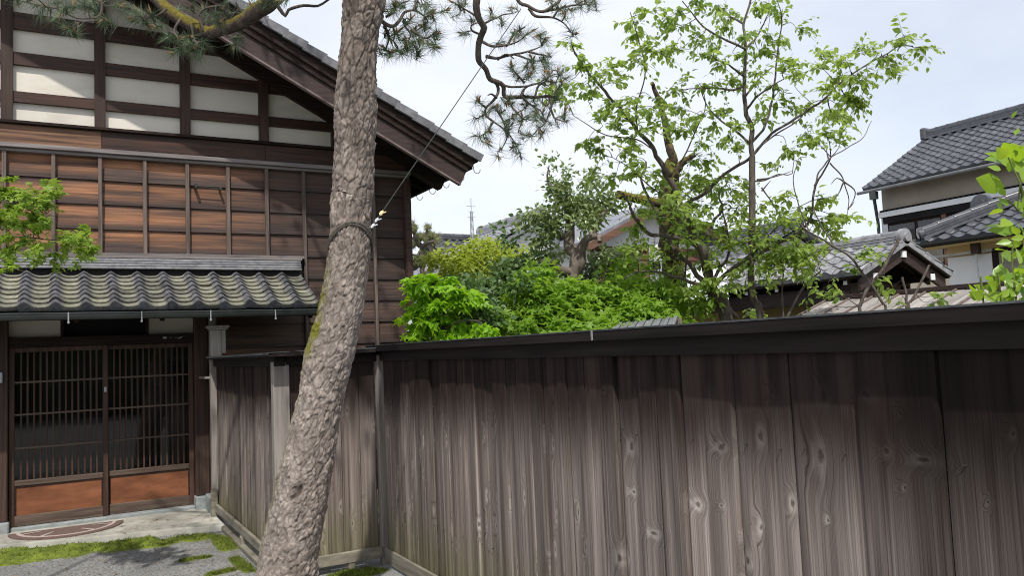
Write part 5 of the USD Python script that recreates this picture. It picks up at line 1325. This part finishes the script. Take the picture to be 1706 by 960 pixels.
bush('feathery_maple', 'light green feathery maple spreading low just above the fence cap', 'tree', [(890, 500, 40, 30, 9.2, 700), (860, 545, 55, 26, 9.0, 560), (920, 520, 50, 34, 9.2, 600), (960, 500, 45, 30, 9.4, 700), (990, 530, 55, 30, 9.2, 620), (1030, 490, 50, 34, 9.5, 560), (1060, 525, 50, 28, 9.3, 700), (950, 555, 80, 20, 8.9, 700), (1100, 545, 50, 16, 9.2, 400), (820, 540, 28, 20, 9.0, 260), (900, 462, 26, 16, 9.4, 250), (1080, 480, 36, 24, 9.6, 300)], 0.085, PALM5, L_MAPLE, 43, 200, droop=0.45, clump=20)
bush('low_shrub', 'leafy light green shrub in front of the old mossy trunk', 'shrub', [(1060, 452, 36, 20, 10.0, 240), (1040, 470, 34, 24, 10.1, 260), (1120, 500, 36, 24, 9.8, 260), (1160, 500, 36, 20, 9.7, 240), (1150, 380, 20, 24, 10.1, 120)], 0.10, OV_WIDE, L_MAPLE, 44, 120, droop=0.4)

# broad-leaved shrub close behind the fence at the right edge
t6 = thing('laurel_shrub', 'yellow green shrub with upright oval leaves at the right edge just behind the fence', 'shrub', base_of(1690, 520, 2.95))
B6 = Branches(t6, tinted('green_stem', (0.10, 0.13, 0.03), (0.16, 0.19, 0.05), (9, 9, 9), 0.6))
for L in [[(1720, 520), (1716, 440), (1712, 380), (1704, 320), (1690, 285), (1680, 262)], [(1695, 520), (1690, 480), (1686, 440), (1688, 400)], [(1670, 520), (1664, 490), (1655, 460)], [(1712, 380), (1695, 350), (1678, 332)], [(1640, 520), (1635, 500), (1622, 488)], [(1720, 460), (1710, 430), (1712, 400)]]:
    P = [at(x, y, 2.95) for x, y in L]; g0 = P[0].copy(); g0[2] = -0.02
    B6.limb3([g0, P[0]] + P[1:] if len(L) != 4 or L[0][1] > 500 else P, 0.008, 0.003, 'stem', 6)
out = []
r6 = np.random.default_rng(6)
LF = [(1690, 270, -40, -60), (1668, 262, -22, -24), (1684, 262, 0, -32), (1660, 283, -35, -10), (1694, 300, 10, -40), (1700, 222, 10, -20), (1668, 325, -25, -22), (1682, 335, 30, 30), (1690, 352, 30, -5), (1675, 368, -24, 12), (1698, 395, -35, 5), (1690, 392, -20, -26), (1700, 405, 5, 40), (1710, 400, -10, -38), (1678, 430, -28, -12), (1690, 440, -5, -45), (1700, 445, 8, -40), (1682, 455, -30, 20), (1670, 458, -22, -28), (1662, 468, -30, 4), (1655, 480, -26, -16), (1672, 482, 4, -40), (1690, 486, 12, -42), (1640, 492, -30, -18), (1630, 496, -28, -12), (1650, 500, 0, -36), (1668, 505, -20, -30), (1700, 500, -14, -40), (1685, 510, 26, -26), (1620, 500, -20, -22), (1710, 470, 10, -36), (1705, 350, -14, -34), (1712, 330, 6, -34), (1706, 430, 30, 10), (1660, 496, 24, -24), (1645, 470, -18, -20), (1706, 300, -26, -22), (1702, 285, 24, -16), (1695, 420, -30, 10), (1680, 410, -26, -4), (1700, 460, -28, -6), (1688, 475, -26, -20), (1676, 495, 22, -30)]
for x, y, dx, dy in LF:
    for rep in range(3):
        d = 2.95 + r6.normal(0, 0.08) + rep * 0.1
        jx, jy = (r6.normal(0, 14), r6.normal(0, 14)) if rep else (0, 0)
        P = at(x + jx + 8, y + jy, d); Q = at(x + jx + 8 + .55 * dx * (1 + .5 * rep * r6.normal()), y + jy + .55 * dy, d + r6.normal(0, 0.03))
        lv, F = place(ovate(0.27, 0.08, 0.06), P[None], (Q - P)[None], (-fw * 0.7 + r6.normal(0, 0.45, 3) + [0, 0, 0.5])[None], np.array([np.linalg.norm(Q - P) * 1.15]))
        out.append(lv)
leaves(t6, 'leaf', np.vstack(out), F, L_SHRUB, 200)

# ------------------------------------------------------------------ roofs and houses beyond
def tile_patch(parent, E, A, La, Usl, Lu, mat, P=0.27, expo=0.24, single=True, keep=None, amp=0.045, seg=7, name='roof_tile', seed=0):
    """Wavy pan tiles over a roof plane. E: eave corner, A: unit vector along the eave, Usl: unit vector up the slope."""
    r = np.random.default_rng(seed)
    A, Usl, E = np.array(A, float), np.array(Usl, float), np.array(E, float)
    Nn = np.cross(A, Usl); Nn = Nn if Nn[2] > 0 else -Nn
    cols, rows = int(round(La / P)), int(math.ceil(Lu / expo))
    P_ = La / cols
    u = np.linspace(-0.04, P_ - 0.02, seg); w = tile_profile(u, P_, amp)
    g = MB(); count = 0
    for i in range(cols):
        for j in range(rows):
            v0, v1 = j * expo - 0.02, min((j + 1) * expo, Lu)
            b = E + A * (i * P_) + r.normal(0, 0.003, 3)
            if keep is not None and not keep(b + A * P_ / 2 + Usl * (v0 + v1) / 2): continue
            f = lambda vv, ww: b + np.outer(u, A) + vv * Usl + np.outer(ww, Nn)
            V = np.vstack([f(v0, w * 0 + w - 0.012), f(v0, w + 0.030), f(v1, w + 0.004)]); n = seg
            if j == 0: V[:n] = f(v0 + 0.005, w * 0 - 0.035)
            F = [[k * n + q, k * n + q + 1, (k + 1) * n + q + 1, (k + 1) * n + q] for k in range(2) for q in range(n - 1)]
            F = np.asarray(F); V = np.vstack([V[:n], V[n:2 * n], V[n:2 * n], V[2 * n:]]); F[len(F) // 2:] += n
            if single and count < 300: part(parent, name, (V, np.vstack([F[:, [0, 1, 2]], F[:, [0, 2, 3]]])), mat, smooth=True)
            else: g.add(V, F)
            count += 1
    if g.n: part(parent, name + 's', g, mat, smooth=40, kind='stuff')


def ridge_roll(parent, P, Q, r, mat, step=0.27, h=0.12, w=0.16, name='ridge_tile', capend=True):
    """A ridge: flat courses with a roll of round tiles on top, and a round end tile."""
    P, Q = np.asarray(P, float), np.asarray(Q, float)
    L = np.linalg.norm(Q - P); d = (Q - P) / L
    for k, ww in enumerate((w, w * 0.86, w * 0.74)):
        o = np.array([0, 0, h * (k + 0.5) / 3])
        part(parent, 'ridge_course', MB().obox(P + o, Q + o, ww * 2, h / 3 - 0.006, ch=0.008), mat)
    n = max(2, int(L / step))
    for k in range(n):
        a, b = P + d * (L * k / n - 0.012), P + d * (L * (k + 1) / n)
        o = np.array([0, 0, h])
        if k < 120: part(parent, name, MB().tube([a + o, a + o + d * 0.03, b + o], [r * 1.12, r, r * 0.98], 10), mat, smooth=40)
    if capend:
        o = np.array([0, 0, h * 0.65])
        part(parent, 'ridge_end', MB().tube([P + o - d * 0.05, P + o - d * 0.045, P + o + d * 0.03], [r * 1.5, r * 2.0, r * 2.0], 16).tube([P + o - d * 0.075, P + o - d * 0.05], [r * 1.0, r * 1.1], 12), mat, smooth=30)


# roofed gate
GX, GY, GZ = 10.15, 7.0, 2.86
gate = thing('roofed_gate', 'grey tiled garden gate with a dark open gable end facing the viewer', 'gate', (GX, 9.6, 0))
sl = 0.46; nl = math.hypot(1, sl); EX = 0.95
for sgn in (-1, 1):
    E = np.array([GX + sgn * EX, GY, GZ - sl * EX])
    Usl = np.array([-sgn, 0, sl]) / nl
    tile_patch(gate, E + [0, 0.0, 0.02], (0, 1, 0), 5.4, Usl, EX * nl, TILE_GREY, 0.27, 0.215, True, seed=50 + sgn)
    a, b = (GX + sgn * EX, GZ - sl * EX), (GX, GZ)
    part(gate, 'roof_deck', MB().prism([(a[0], a[1] - 0.05), (b[0], b[1] - 0.05), (b[0], b[1] - 0.005), (a[0], a[1] - 0.005)], 1, GY, GY + 5.4), W_DARK)
    part(gate, 'barge_board', MB().prism([(GX + sgn * (EX - .03), a[1] - 0.22), (GX, b[1] - 0.24), (GX, b[1] - 0.06), (GX + sgn * (EX - .03), a[1] - 0.045)], 1, GY + 0.05, GY + 0.09), W_BARGE)
    part(gate, 'verge_tile_edge', MB().prism([(a[0], a[1] - 0.03), (b[0], b[1] - 0.03), (b[0], b[1] + 0.075), (a[0], a[1] + 0.075)], 1, GY - 0.03, GY), TILE_GREY)
    for k in range(9):
        y = GY + 0.3 + 0.6 * k
        p, q = np.array([GX + sgn * (EX - .05), y, a[1] - 0.085]), np.array([GX + sgn * .1, y, GZ - sl * .1 - 0.085])
        part(gate, 'rafter', MB().obox(p, q, 0.055, 0.06), W_BARGE)
        part(gate, 'rafter_end', MB().box(p[0] + min(0, sgn * .008), p[0] + max(0, sgn * .008), y - .03, y + .03, p[2] - .035, p[2] + .03, .001), WHITE)
    part(gate, 'purlin', MB().box(GX + sgn * .62 - .06, GX + sgn * .62 + .06, GY + .05, GY + 5.3, GZ - sl * .62 - 0.24, GZ - sl * .62 - 0.12), W_DARK)
    part(gate, 'purlin_end', MB().box(GX + sgn * .62 - .045, GX + sgn * .62 + .045, GY + .035, GY + .05, GZ - sl * .62 - 0.225, GZ - sl * .62 - 0.135, .001), WHITE)
part(gate, 'ridge_purlin_end', MB().box(GX - .045, GX + .045, GY + .02, GY + .06, GZ - .20, GZ - .11, .001), WHITE)
ridge_roll(gate, (GX, GY + 0.02, GZ - 0.01), (GX, GY + 5.4, GZ - 0.01), 0.062, TILE_GREY, 0.3, 0.13, 0.12)
part(gate, 'tie_beam', MB().box(GX - .85, GX + .85, GY + .55, GY + .72, GZ - .64, GZ - .50), W_BARGE)
part(gate, 'tie_beam', MB().box(GX - .80, GX - .60, GY + .3, GY + 5.2, GZ - .78, GZ - .56), W_BARGE)
for y in (GY + .64, GY + 2.2, GY + 4.9):
    part(gate, 'post', MB().box(GX - .80, GX - .62, y - .09, y + .09, 0, GZ - .78), W_BARGE)
    part(gate, 'post', MB().box(GX + .62, GX + .80, y - .09, y + .09, 0, GZ - .56), W_BARGE)
part(gate, 'gable_board', MB().prism([(GX - .75, GZ - .50), (GX + .75, GZ - .50), (GX + .1, GZ - .12), (GX - .1, GZ - .12)], 1, GY + .60, GY + .64), BLACK)
part(gate, 'infill_wall', MB().box(GX - .30, GX - .20, GY + 1.1, GY + 4.8, 0, 2.16), CREAM)
part(gate, 'dark_frieze', MB().box(GX - .31, GX - .19, GY + .65, GY + 5.2, 2.161, 2.52), W_DARK)
wy = on(1367, 500, 0, GX - .31)
wn = part(gate, 'grille_window', MB().box(GX - .34, GX - .30, wy[1] - .19, wy[1] + .19, 1.99, 2.14), BLACK)
for k in range(6): part(wn, 'window_bar', MB().box(GX - .36, GX - .341, wy[1] - .17 + .062 * k, wy[1] - .145 + .062 * k, 1.99, 2.14, .002), LTGREY)

# plank lean-to roof between the fence and the neighbour
lt = thing('lean_to_roof', 'low weathered grey plank roof with a brown top batten', 'roof', (8.0, 5.3, 0))
y = 6.62; k = 0
while y > 3.2:
    w = (0.115, 0.10, 0.125, 0.09)[k % 4]
    g = MB().obox((8.05, y - w / 2, 2.045 + .004 * (k % 2)), (7.1, y - w / 2 + .02, 1.70 + .004 * (k % 2)), w - 0.004, 0.018)
    part(lt, 'roof_board', g, W_ROOFBOARD)
    if k % 3 == 0: part(lt, 'roof_batten', MB().obox((8.05, y, 2.068), (7.1, y + .02, 1.722), 0.022, 0.022), W_POSTDK)
    y -= w; k += 1
part(lt, 'top_batten', MB().box(8.0, 8.09, 3.2, 6.64, 2.055, 2.10), W_BARGE)
part(lt, 'back_wall', MB().box(8.07, 8.12, 3.2, 6.6, 0, 2.05), W_DARK)
for yy_ in (3.4, 5.0, 6.5): part(lt, 'post', MB().box(7.2, 7.28, yy_ - .04, yy_ + .04, 0, 1.70), W_POSTDK)

# cream single-storey wing with a hipped glazed roof
WX, WZ = 14.0, 3.24
wing = thing('cream_house', 'cream walled low house wing with a dark glazed tile roof and white screen', 'house', (14.6, 7.3, 0))
sl2 = 0.48; nl2 = math.hypot(1, sl2); yf = 9.50
tile_patch(wing, (WX, 3.0, WZ + 0.02), (0, 1, 0), yf - 3.0, np.array([1, 0, sl2]) / nl2, 5.2 * nl2, TILE_DARK, 0.27, 0.25, True, keep=lambda p: (p[0] - WX) < (yf - p[1]) + 0.08, seed=61)
part(wing, 'roof_deck', MB().prism([(WX, WZ - .10), (WX + 5.2, WZ - .10 + 5.2 * sl2), (WX + 5.2, WZ - .01 + 5.2 * sl2), (WX, WZ - .01)], 1, 3.0, 4.3), W_DARK)
V = np.array([[WX, yf, WZ - .02], [WX, 3.0, WZ - .02], [WX + 5.2, 3.0, WZ + 5.2 * sl2 - .02], [WX + 5.2, yf - 5.2, WZ + 5.2 * sl2 - .02], [WX + 5.2, yf, WZ - .02]])
part(wing, 'roof_slab', MB().add(V, [[0, 3, 2], [0, 2, 1], [0, 4, 3]]), TILE_DARK)
ridge_roll(wing, (WX + .12, yf - .12, WZ + .08), (WX + 4.6, yf - 4.6, WZ + .08 + 4.5 * sl2), 0.07, TILE_DARK, 0.3, 0.18, 0.13)
c = on(1637, 341, 0, WX + 1.75)
part(wing, 'ridge_end', MB().tube([c + [-.09, 0, 0], c + [-.08, 0, 0], c + [0.06, 0, 0]], [.15, .2, .2], 18).tube([c + [-.13, 0, 0], c + [-.09, 0, 0]], [.10, .11], 14), TILE_DARK, smooth=30)
part(wing, 'wall', MB().box(WX + .5, WX + .75, 3.0, yf - .35, 0, WZ + .12), CREAM)
part(wing, 'eave_soffit', MB().box(WX + .02, WX + .5, 3.0, yf - .05, WZ - .08, WZ - .03), CREAM)
part(wing, 'eave_gutter', MB().tube([(WX - .03, 3.0, WZ - .03), (WX - .03, yf, WZ - .03)], .045, 8), BLACK)
A, B = on(1540, 413, 0, WX + .3), on(1643, 399, 0, WX + .3)
part(wing, 'awning_rail', MB().obox(A, B, 0.06, 0.055), W_BARGE)
c = on(1625, 408, 0, WX + .3); part(wing, 'awning_bracket', MB().box(c[0] - .05, c[0] + .05, c[1] - .07, c[1] + .07, c[2] - .16, c[2] + .06), W_BARGE)
part(wing, 'drain_pipe', MB().tube([c + [0, 0, -.1], on(1627, 440, 0, WX + .3), on(1632, 478, 0, WX + .3)], .022, 8), LTGREY)
for a, b, zt, zb, xo, m, nm in ((1578, 1652, 426, 476, .44, WHITE, 'white_screen'), (1545, 1652, 421, 425, .40, LTGREY, 'screen_rail')):
    p, q2, zz = on(a, zt, 0, WX + xo), on(b, zt, 0, WX + xo), on((a + b) / 2, zb, 0, WX + xo)
    part(wing, nm, MB().box(WX + xo, WX + xo + .04, q2[1], p[1], zz[2] - (.45 if nm == 'white_screen' else 0), (p[2] + q2[2]) / 2), m)
p, q2 = on(1652, 414, 0, WX + .45), on(1690, 412, 0, WX + .45)
wd = part(wing, 'window', MB().box(WX + .44, WX + .49, q2[1] - .4, p[1], 1.2, p[2]), W_DARK)
part(wd, 'pane', MB().box(WX + .432, WX + .439, q2[1] - .3, p[1] - .12, 1.3, p[2] - .08), GLASS)
part(wd, 'pane_back', MB().box(WX + .4395, WX + .4398, q2[1] - .3, p[1] - .12, 1.3, p[2] - .08, 0), BEIGE)

# two-storey house with the big dark roof
HX = 19.0
nb = thing('neighbour_house', 'two storey beige house with a large dark glazed tile roof at the right', 'house', (22, 10, 0))
E0 = on(1437, 316, 0, HX); yF, zE = E0[1], 5.52
Rg = on(1541, 233, 1, yF); slx, slz = Rg[0] - HX, Rg[2] - zE
ln = math.hypot(slx, slz); Usl = np.array([slx, 0, slz]) / ln
tile_patch(nb, (HX, yF - 5.6, zE), (0, 1, 0), 5.6, Usl, ln, TILE_DARK, 0.28, 0.26, True, seed=71)
part(nb, 'roof_deck', MB().prism([(HX, zE - .12), (HX + slx, zE + slz - .12), (HX + slx, zE + slz - .02), (HX, zE - .02)], 1, yF - 9, yF - .02), W_DARK)
part(nb, 'far_slope', MB().prism([(HX + slx, zE + slz - .12), (HX + 2 * slx, zE - .12), (HX + 2 * slx, zE - .02), (HX + slx, zE + slz - .02)], 1, yF - 9, yF - .02), TILE_DARK)
tile_patch(nb, (HX, yF - 9.0, zE), (0, 1, 0), 3.36, Usl, ln, TILE_DARK, 0.28, 0.26, False, seed=72, name='roof_tile_row')
ridge_roll(nb, (HX + slx, yF - .05, zE + slz - .02), (HX + slx, yF - 9, zE + slz - .02), 0.085, TILE_DARK, 0.33, 0.22, 0.15, capend=False)
part(nb, 'ridge_end', MB().box(HX + slx - .17, HX + slx + .17, yF - .12, yF + .06, zE + slz - .02, zE + slz + .33, .05), TILE_DARK)
part(nb, 'eave_gutter', MB().tube([(HX - .06, yF - 9, zE - .10), (HX - .06, yF + .12, zE - .10)], .045, 8), GUTTER2, smooth=40)
yW = on(1470, 345, 0, HX + .55)[1]
part(nb, 'wall', MB().box(HX + .55, HX + 2 * slx - .55, 2.0, yW, 0, zE + .1), BEIGE)
zf = on(1463, 358, 0, HX + .45)[2]
part(nb, 'fascia_band', MB().box(HX + .42, HX + .56, 2.0, yW + .06, zf - .10, zf + .04), WHITE)
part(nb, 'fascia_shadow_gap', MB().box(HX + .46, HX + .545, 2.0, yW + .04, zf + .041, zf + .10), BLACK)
part(nb, 'corner_trim', MB().box(HX + .49, HX + .545, yW - .16, yW + .02, 0, zf - .101), LTGREY)
pipe = [(HX - .03, yF - .35, zE - .12), (HX - .03, yF - .35, zE - .30), (HX + .42, yW + .10, zE - .62), (HX + .46, yW + .10, zE - .9), (HX + .46, yW + .10, 2.0)]
part(nb, 'drain_pipe', MB().tube(pipe, .045, 8), GUTTER, smooth=60)
part(nb, 'drain_head', MB().box(HX - .10, HX + .04, yF - .44, yF - .26, zE - .34, zE - .14), GUTTER)
yb = [on(x, 370, 0, HX + .5)[1] for x in (1479, 1527, 1570, 1578, 1622, 1665)]
zt, zb = zf - .28, zf - 1.55
wf = part(nb, 'window', MB().box(HX + .50, HX + .549, yb[5], yb[0], zb, zt), W_DARK)
for a, b in zip(yb[:-1], yb[1:]):
    if a - b < .5: part(wf, 'mullion', MB().box(HX + .46, HX + .50, b, a, zb, zt), W_BROWN); continue
    part(wf, 'pane', MB().box(HX + .47, HX + .478, b + .05, a - .05, zb + .07, zt - .07, .001), GLASS)
    part(wf, 'curtain', MB().box(HX + .485, HX + .495, b + .05, a - .05, zb + .07, zb + .75, .001), BEIGE)
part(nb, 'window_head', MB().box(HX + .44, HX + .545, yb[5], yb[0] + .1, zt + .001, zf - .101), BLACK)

# distant houses
def far_house(name, label, ridge_px, rx, eave_dx, drop, mat, depth_y=None, far_ext=0.0, wall=WHITE, seed=0, single=False, near_ext=0.0):
    P, Q = on(*ridge_px[0], 0, rx), on(*ridge_px[1], 0, rx)        # P far, Q near along y
    z = (P[2] + Q[2]) / 2
    h = thing(name, label, 'house', (rx, (P[1] + Q[1]) / 2, 0))
    y0, y1 = Q[1] - near_ext, P[1] + far_ext
    for sgn in (-1, 1):
        E = np.array([rx + sgn * eave_dx, y0, z - drop])
        L = math.hypot(eave_dx, drop)
        if sgn < 0: tile_patch(h, E, (0, 1, 0), y1 - y0, np.array([-sgn * eave_dx, 0, drop]) / L, L, mat, 0.30, 0.27, single, seed=seed)
        part(h, 'roof_slope', MB().prism([(E[0], E[2] - .12), (rx, z - .12), (rx, z - .02), (E[0], E[2] - .02)], 1, y0, y1), mat)
    ridge_roll(h, (rx, y1, z - .02), (rx, y0, z - .02), .09, TILE_GREY if mat is TILE_FAR else mat, .35, .2, .16)
    part(h, 'wall', MB().prism([(rx - eave_dx + .5, 0), (rx + eave_dx - .5, 0), (rx + eave_dx - .5, z - drop), (rx, z - .2), (rx - eave_dx + .5, z - drop)], 1, y0 + .3, y1 - .3), wall)
    return h


far_house('tiled_house', 'house with a broad pale grey tile roof behind the yellow shrub', [(803, 386), (906, 368)], 10.8, 3.0, 1.55, TILE_FAR, seed=81)
far_house('tiled_house', 'dark roofed house behind the slender straight stem', [(1192, 404), (1335, 377)], 18.0, 3.0, 1.4, TILE_DARK, seed=82)
# small house with a white gable at the far left
P, Q = on(717, 398, 1, 27), on(806, 401, 1, 27)
zr = (P[2] + Q[2]) / 2
sh = thing('small_house', 'small white gabled house with a dark tile roof beyond the far pine', 'house', ((P[0] + Q[0]) / 2, 27, 0))
x0, x1 = P[0] - .2, Q[0] + 2.5
tile_patch(sh, (x0, 27 - 1.9, zr - 1.0), (1, 0, 0), x1 - x0, np.array([0, 1.9, 1.0]) / math.hypot(1.9, 1), math.hypot(1.9, 1), TILE_DARK, 0.3, 0.27, True, seed=83)
for sgn in (-1, 1):
    part(sh, 'roof_slope', MB().prism([(27 + sgn * 1.9, zr - 1.12), (27, zr - .12), (27, zr - .02), (27 + sgn * 1.9, zr - 1.02)], 0, x0, x1), TILE_DARK)
part(sh, 'wall', MB().prism([(25.5, 0), (28.5, 0), (28.5, zr - .9), (27, zr - .2), (25.5, zr - .9)], 0, x0 + .35, x1 - .35), WHITE)
for yq in (25.9, 26.9): part(sh, 'wall_stud', MB().box(x0 + .32, x0 + .36, yq - .05, yq + .05, 0, zr - .75), W_DARK)
part(sh, 'barge_board', MB().prism([(25.1, zr - 1.22), (27, zr - .22), (27, zr - .02), (25.1, zr - 1.02)], 0, x0 - .03, x0), W_BARGE)
ridge_roll(sh, (x0, 27, zr - .02), (x1, 27, zr - .02), .08, TILE_DARK, .35, .16, .14)

# white gabled house with brown boarding behind the camellia
YH = 16.0
gp = lambda x, y: on(x, y, 1, YH)[[0, 2]]
gh = thing('gabled_house', 'white gabled house with brown boarding and a brown rake board behind the gnarled tree', 'house', (*on(1085, 480, 1, YH)[:2], 0))
ap, rl, ll = gp(1085, 347), gp(1196, 408), gp(960, 415)
part(gh, 'wall', MB().prism([(ll[0] + .4, 0), (rl[0] - .4, 0), (rl[0] - .4, rl[1]), (ap[0], ap[1] - .15), (ll[0] + .4, ll[1])], 1, YH, YH + 5), WHITE)
for e in (ll, rl):
    part(gh, 'rake_board', MB().prism([(e[0], e[1] - .12), (ap[0], ap[1] - .12), (ap[0], ap[1] + .06), (e[0], e[1] + .06)], 1, YH - .5, YH - .42), W_BROWN)
    part(gh, 'roof_slope', MB().prism([(e[0], e[1]), (ap[0], ap[1]), (ap[0], ap[1] + .14), (e[0], e[1] + .14)], 1, YH - .41, YH + 5.3), TILE_FAR)
for k in range(7):
    z1 = gp(1040, 418)[1] - .22 * k
    part(gh, 'cladding_board', MB().prism([(YH - .045, z1 - .22), (YH - .002, z1 - .22), (YH - .002, z1), (YH - .02, z1)], 0, ll[0] + .4, rl[0] - .4), W_BROWN)
part(gh, 'belt_trim', MB().box(ll[0] + .4, rl[0] - .4, YH - .08, YH - .001, gp(1040, 418)[1] + .002, gp(1040, 418)[1] + .09), W_BROWN)
a, b = gp(1078, 412), gp(1101, 472)
wd = part(gh, 'window', MB().box(a[0], b[0], YH - .09, YH - .046, b[1], a[1]), LTGREY)
part(wd, 'pane', MB().box(a[0] + .05, b[0] - .05, YH - .10, YH - .095, b[1] + .05, a[1] - .38, .001), GLASS)
part(wd, 'pane_back', MB().box(a[0] + .05, b[0] - .05, YH - .0945, YH - .0905, b[1] + .05, a[1] - .38, .001), BLACK)

# pale tin roofs low in the garden
tin = thing('tin_roof_shed', 'shed with a pale grey sheet metal roof behind the many stemmed tree', 'shed', base_of(1150, 500, 12.5))
A, B, C_, D_ = at(1085, 512, 12.2), at(1215, 500, 12.2), at(1210, 440, 14.0), at(1130, 452, 14.0)
nS = 10
for k in range(nS):
    t0, t1 = k / nS, (k + 1) / nS - 0.008
    q = [A + (B - A) * t0, A + (B - A) * t1, D_ + (C_ - D_) * t1, D_ + (C_ - D_) * t0]
    V = np.array(q + [p - [0, 0, .03] for p in q])
    part(tin, 'metal_sheet', MB().add(V, [[0, 1, 2, 3], [7, 6, 5, 4], [0, 4, 5, 1], [1, 5, 6, 2], [2, 6, 7, 3], [3, 7, 4, 0]]), LTGREY)
cx_, cy_ = (A + B)[:2] / 2
part(tin, 'wall', MB().box(min(A[0], D_[0]) + .6, B[0] - .1, min(A[1], B[1]) + .8, D_[1], 0, 1.9), W_BROWN)
lo = thing('low_roof', 'low ribbed grey garden roof just above the fence cap', 'roof', base_of(1050, 548, 8.2))
A, B, C_, D_ = at(1005, 566, 7.9), at(1120, 556, 7.9), at(1130, 528, 8.9), at(1025, 540, 8.9)
nS = 16
for k in range(nS):
    t0, t1 = k / nS, (k + 1) / nS - 0.01
    q = [A + (B - A) * t0, A + (B - A) * t1, D_ + (C_ - D_) * t1, D_ + (C_ - D_) * t0]
    V = np.array([p + [0, 0, .012 * (k % 2)] for p in q] + [p - [0, 0, .02] for p in q])
    part(lo, 'roof_rib', MB().add(V, [[0, 1, 2, 3], [7, 6, 5, 4], [0, 4, 5, 1], [1, 5, 6, 2], [2, 6, 7, 3], [3, 7, 4, 0]]), TILE_FAR)
for p in (A, B, C_, D_): part(lo, 'post', MB().box(p[0] - .03, p[0] + .03, p[1] - .03, p[1] + .03, 0, p[2] - .021), W_POSTDK)

# aerial mast
b = at(787, 398, 30)
an = thing('antenna_mast', 'thin lattice aerial mast rising between the far roofs', 'antenna', (b[0], b[1], 0))
topz = at(787, 352, 30)[2]
legs = [np.array([.16, 0]), np.array([-.08, .14]), np.array([-.08, -.14])]
g = MB()
for l in legs: g.tube([(b[0] + l[0] * 1.6, b[1] + l[1] * 1.6, 0), (b[0] + l[0] * .25, b[1] + l[1] * .25, topz)], .018, 5)
part(an, 'legs', g, STEEL)
g = MB()
zs = np.linspace(2.5, topz - .1, 14)
for k in range(13):
    for q in range(3):
        f0, f1 = 1.6 - 1.35 * zs[k] / topz, 1.6 - 1.35 * zs[k + 1] / topz
        l, m_ = legs[q], legs[(q + 1) % 3]
        g.tube([(b[0] + l[0] * f0, b[1] + l[1] * f0, zs[k]), (b[0] + m_[0] * f1, b[1] + m_[1] * f1, zs[k + 1])], .010, 4)
part(an, 'bracing', g, STEEL)
g = MB().tube([(b[0], b[1], topz), (b[0], b[1], topz + .5)], .014, 5)
for k, L in enumerate((.16, .12, .18)): g.tube([(b[0] - L, b[1], topz - .2 + .2 * k), (b[0] + L, b[1], topz - .2 + .2 * k)], .010, 4)
part(an, 'aerial', g, STEEL)

# distant pruned pine by the house corner
fp = thing('far_pine', 'distant cloud pruned pine just right of the dark house corner', 'tree', base_of(703, 450, 20))
BF = Branches(fp, LIMB)
p0 = at(704, 452, 20); g0 = p0.copy(); g0[2] = -0.02
BF.limb3([g0, p0, at(707, 430, 20), at(700, 412, 20), at(694, 400, 20), at(690, 385, 20)], .12, .05, 'trunk', wob=.1)
BF.limb([(702, 412), (712, 405), (724, 402)], 20, 19.5, .06, .03); BF.limb([(697, 402), (708, 392), (712, 382)], 20, 20, .05, .02); BF.limb([(706, 432), (694, 426), (686, 424)], 20, 19.6, .05, .02); BF.limb([(700, 412), (688, 398), (682, 392)], 20, 20, .05, .02)
rr = np.random.default_rng(77); g = MB()
for x, y, rx, ry, n in ((690, 380, 9, 7, 22), (712, 378, 6, 4, 10), (720, 400, 14, 8, 40), (702, 396, 12, 6, 24), (686, 408, 8, 7, 20), (700, 432, 14, 6, 28), (690, 440, 8, 8, 20), (714, 436, 12, 5, 18), (716, 390, 6, 4, 8)):
    for k in range(n):
        c = at(x + rr.normal(0, rx * .5), y + rr.normal(0, ry * .5), 20 + rr.normal(0, .2))
        g.add(*needle_tuft(c, rr.normal(0, .5, 3) + [0, 0, 1.0], 26, 0.16, rr, 1.3, 0.006))
part(fp, 'needles', g, NEEDLE_FAR, kind='stuff')
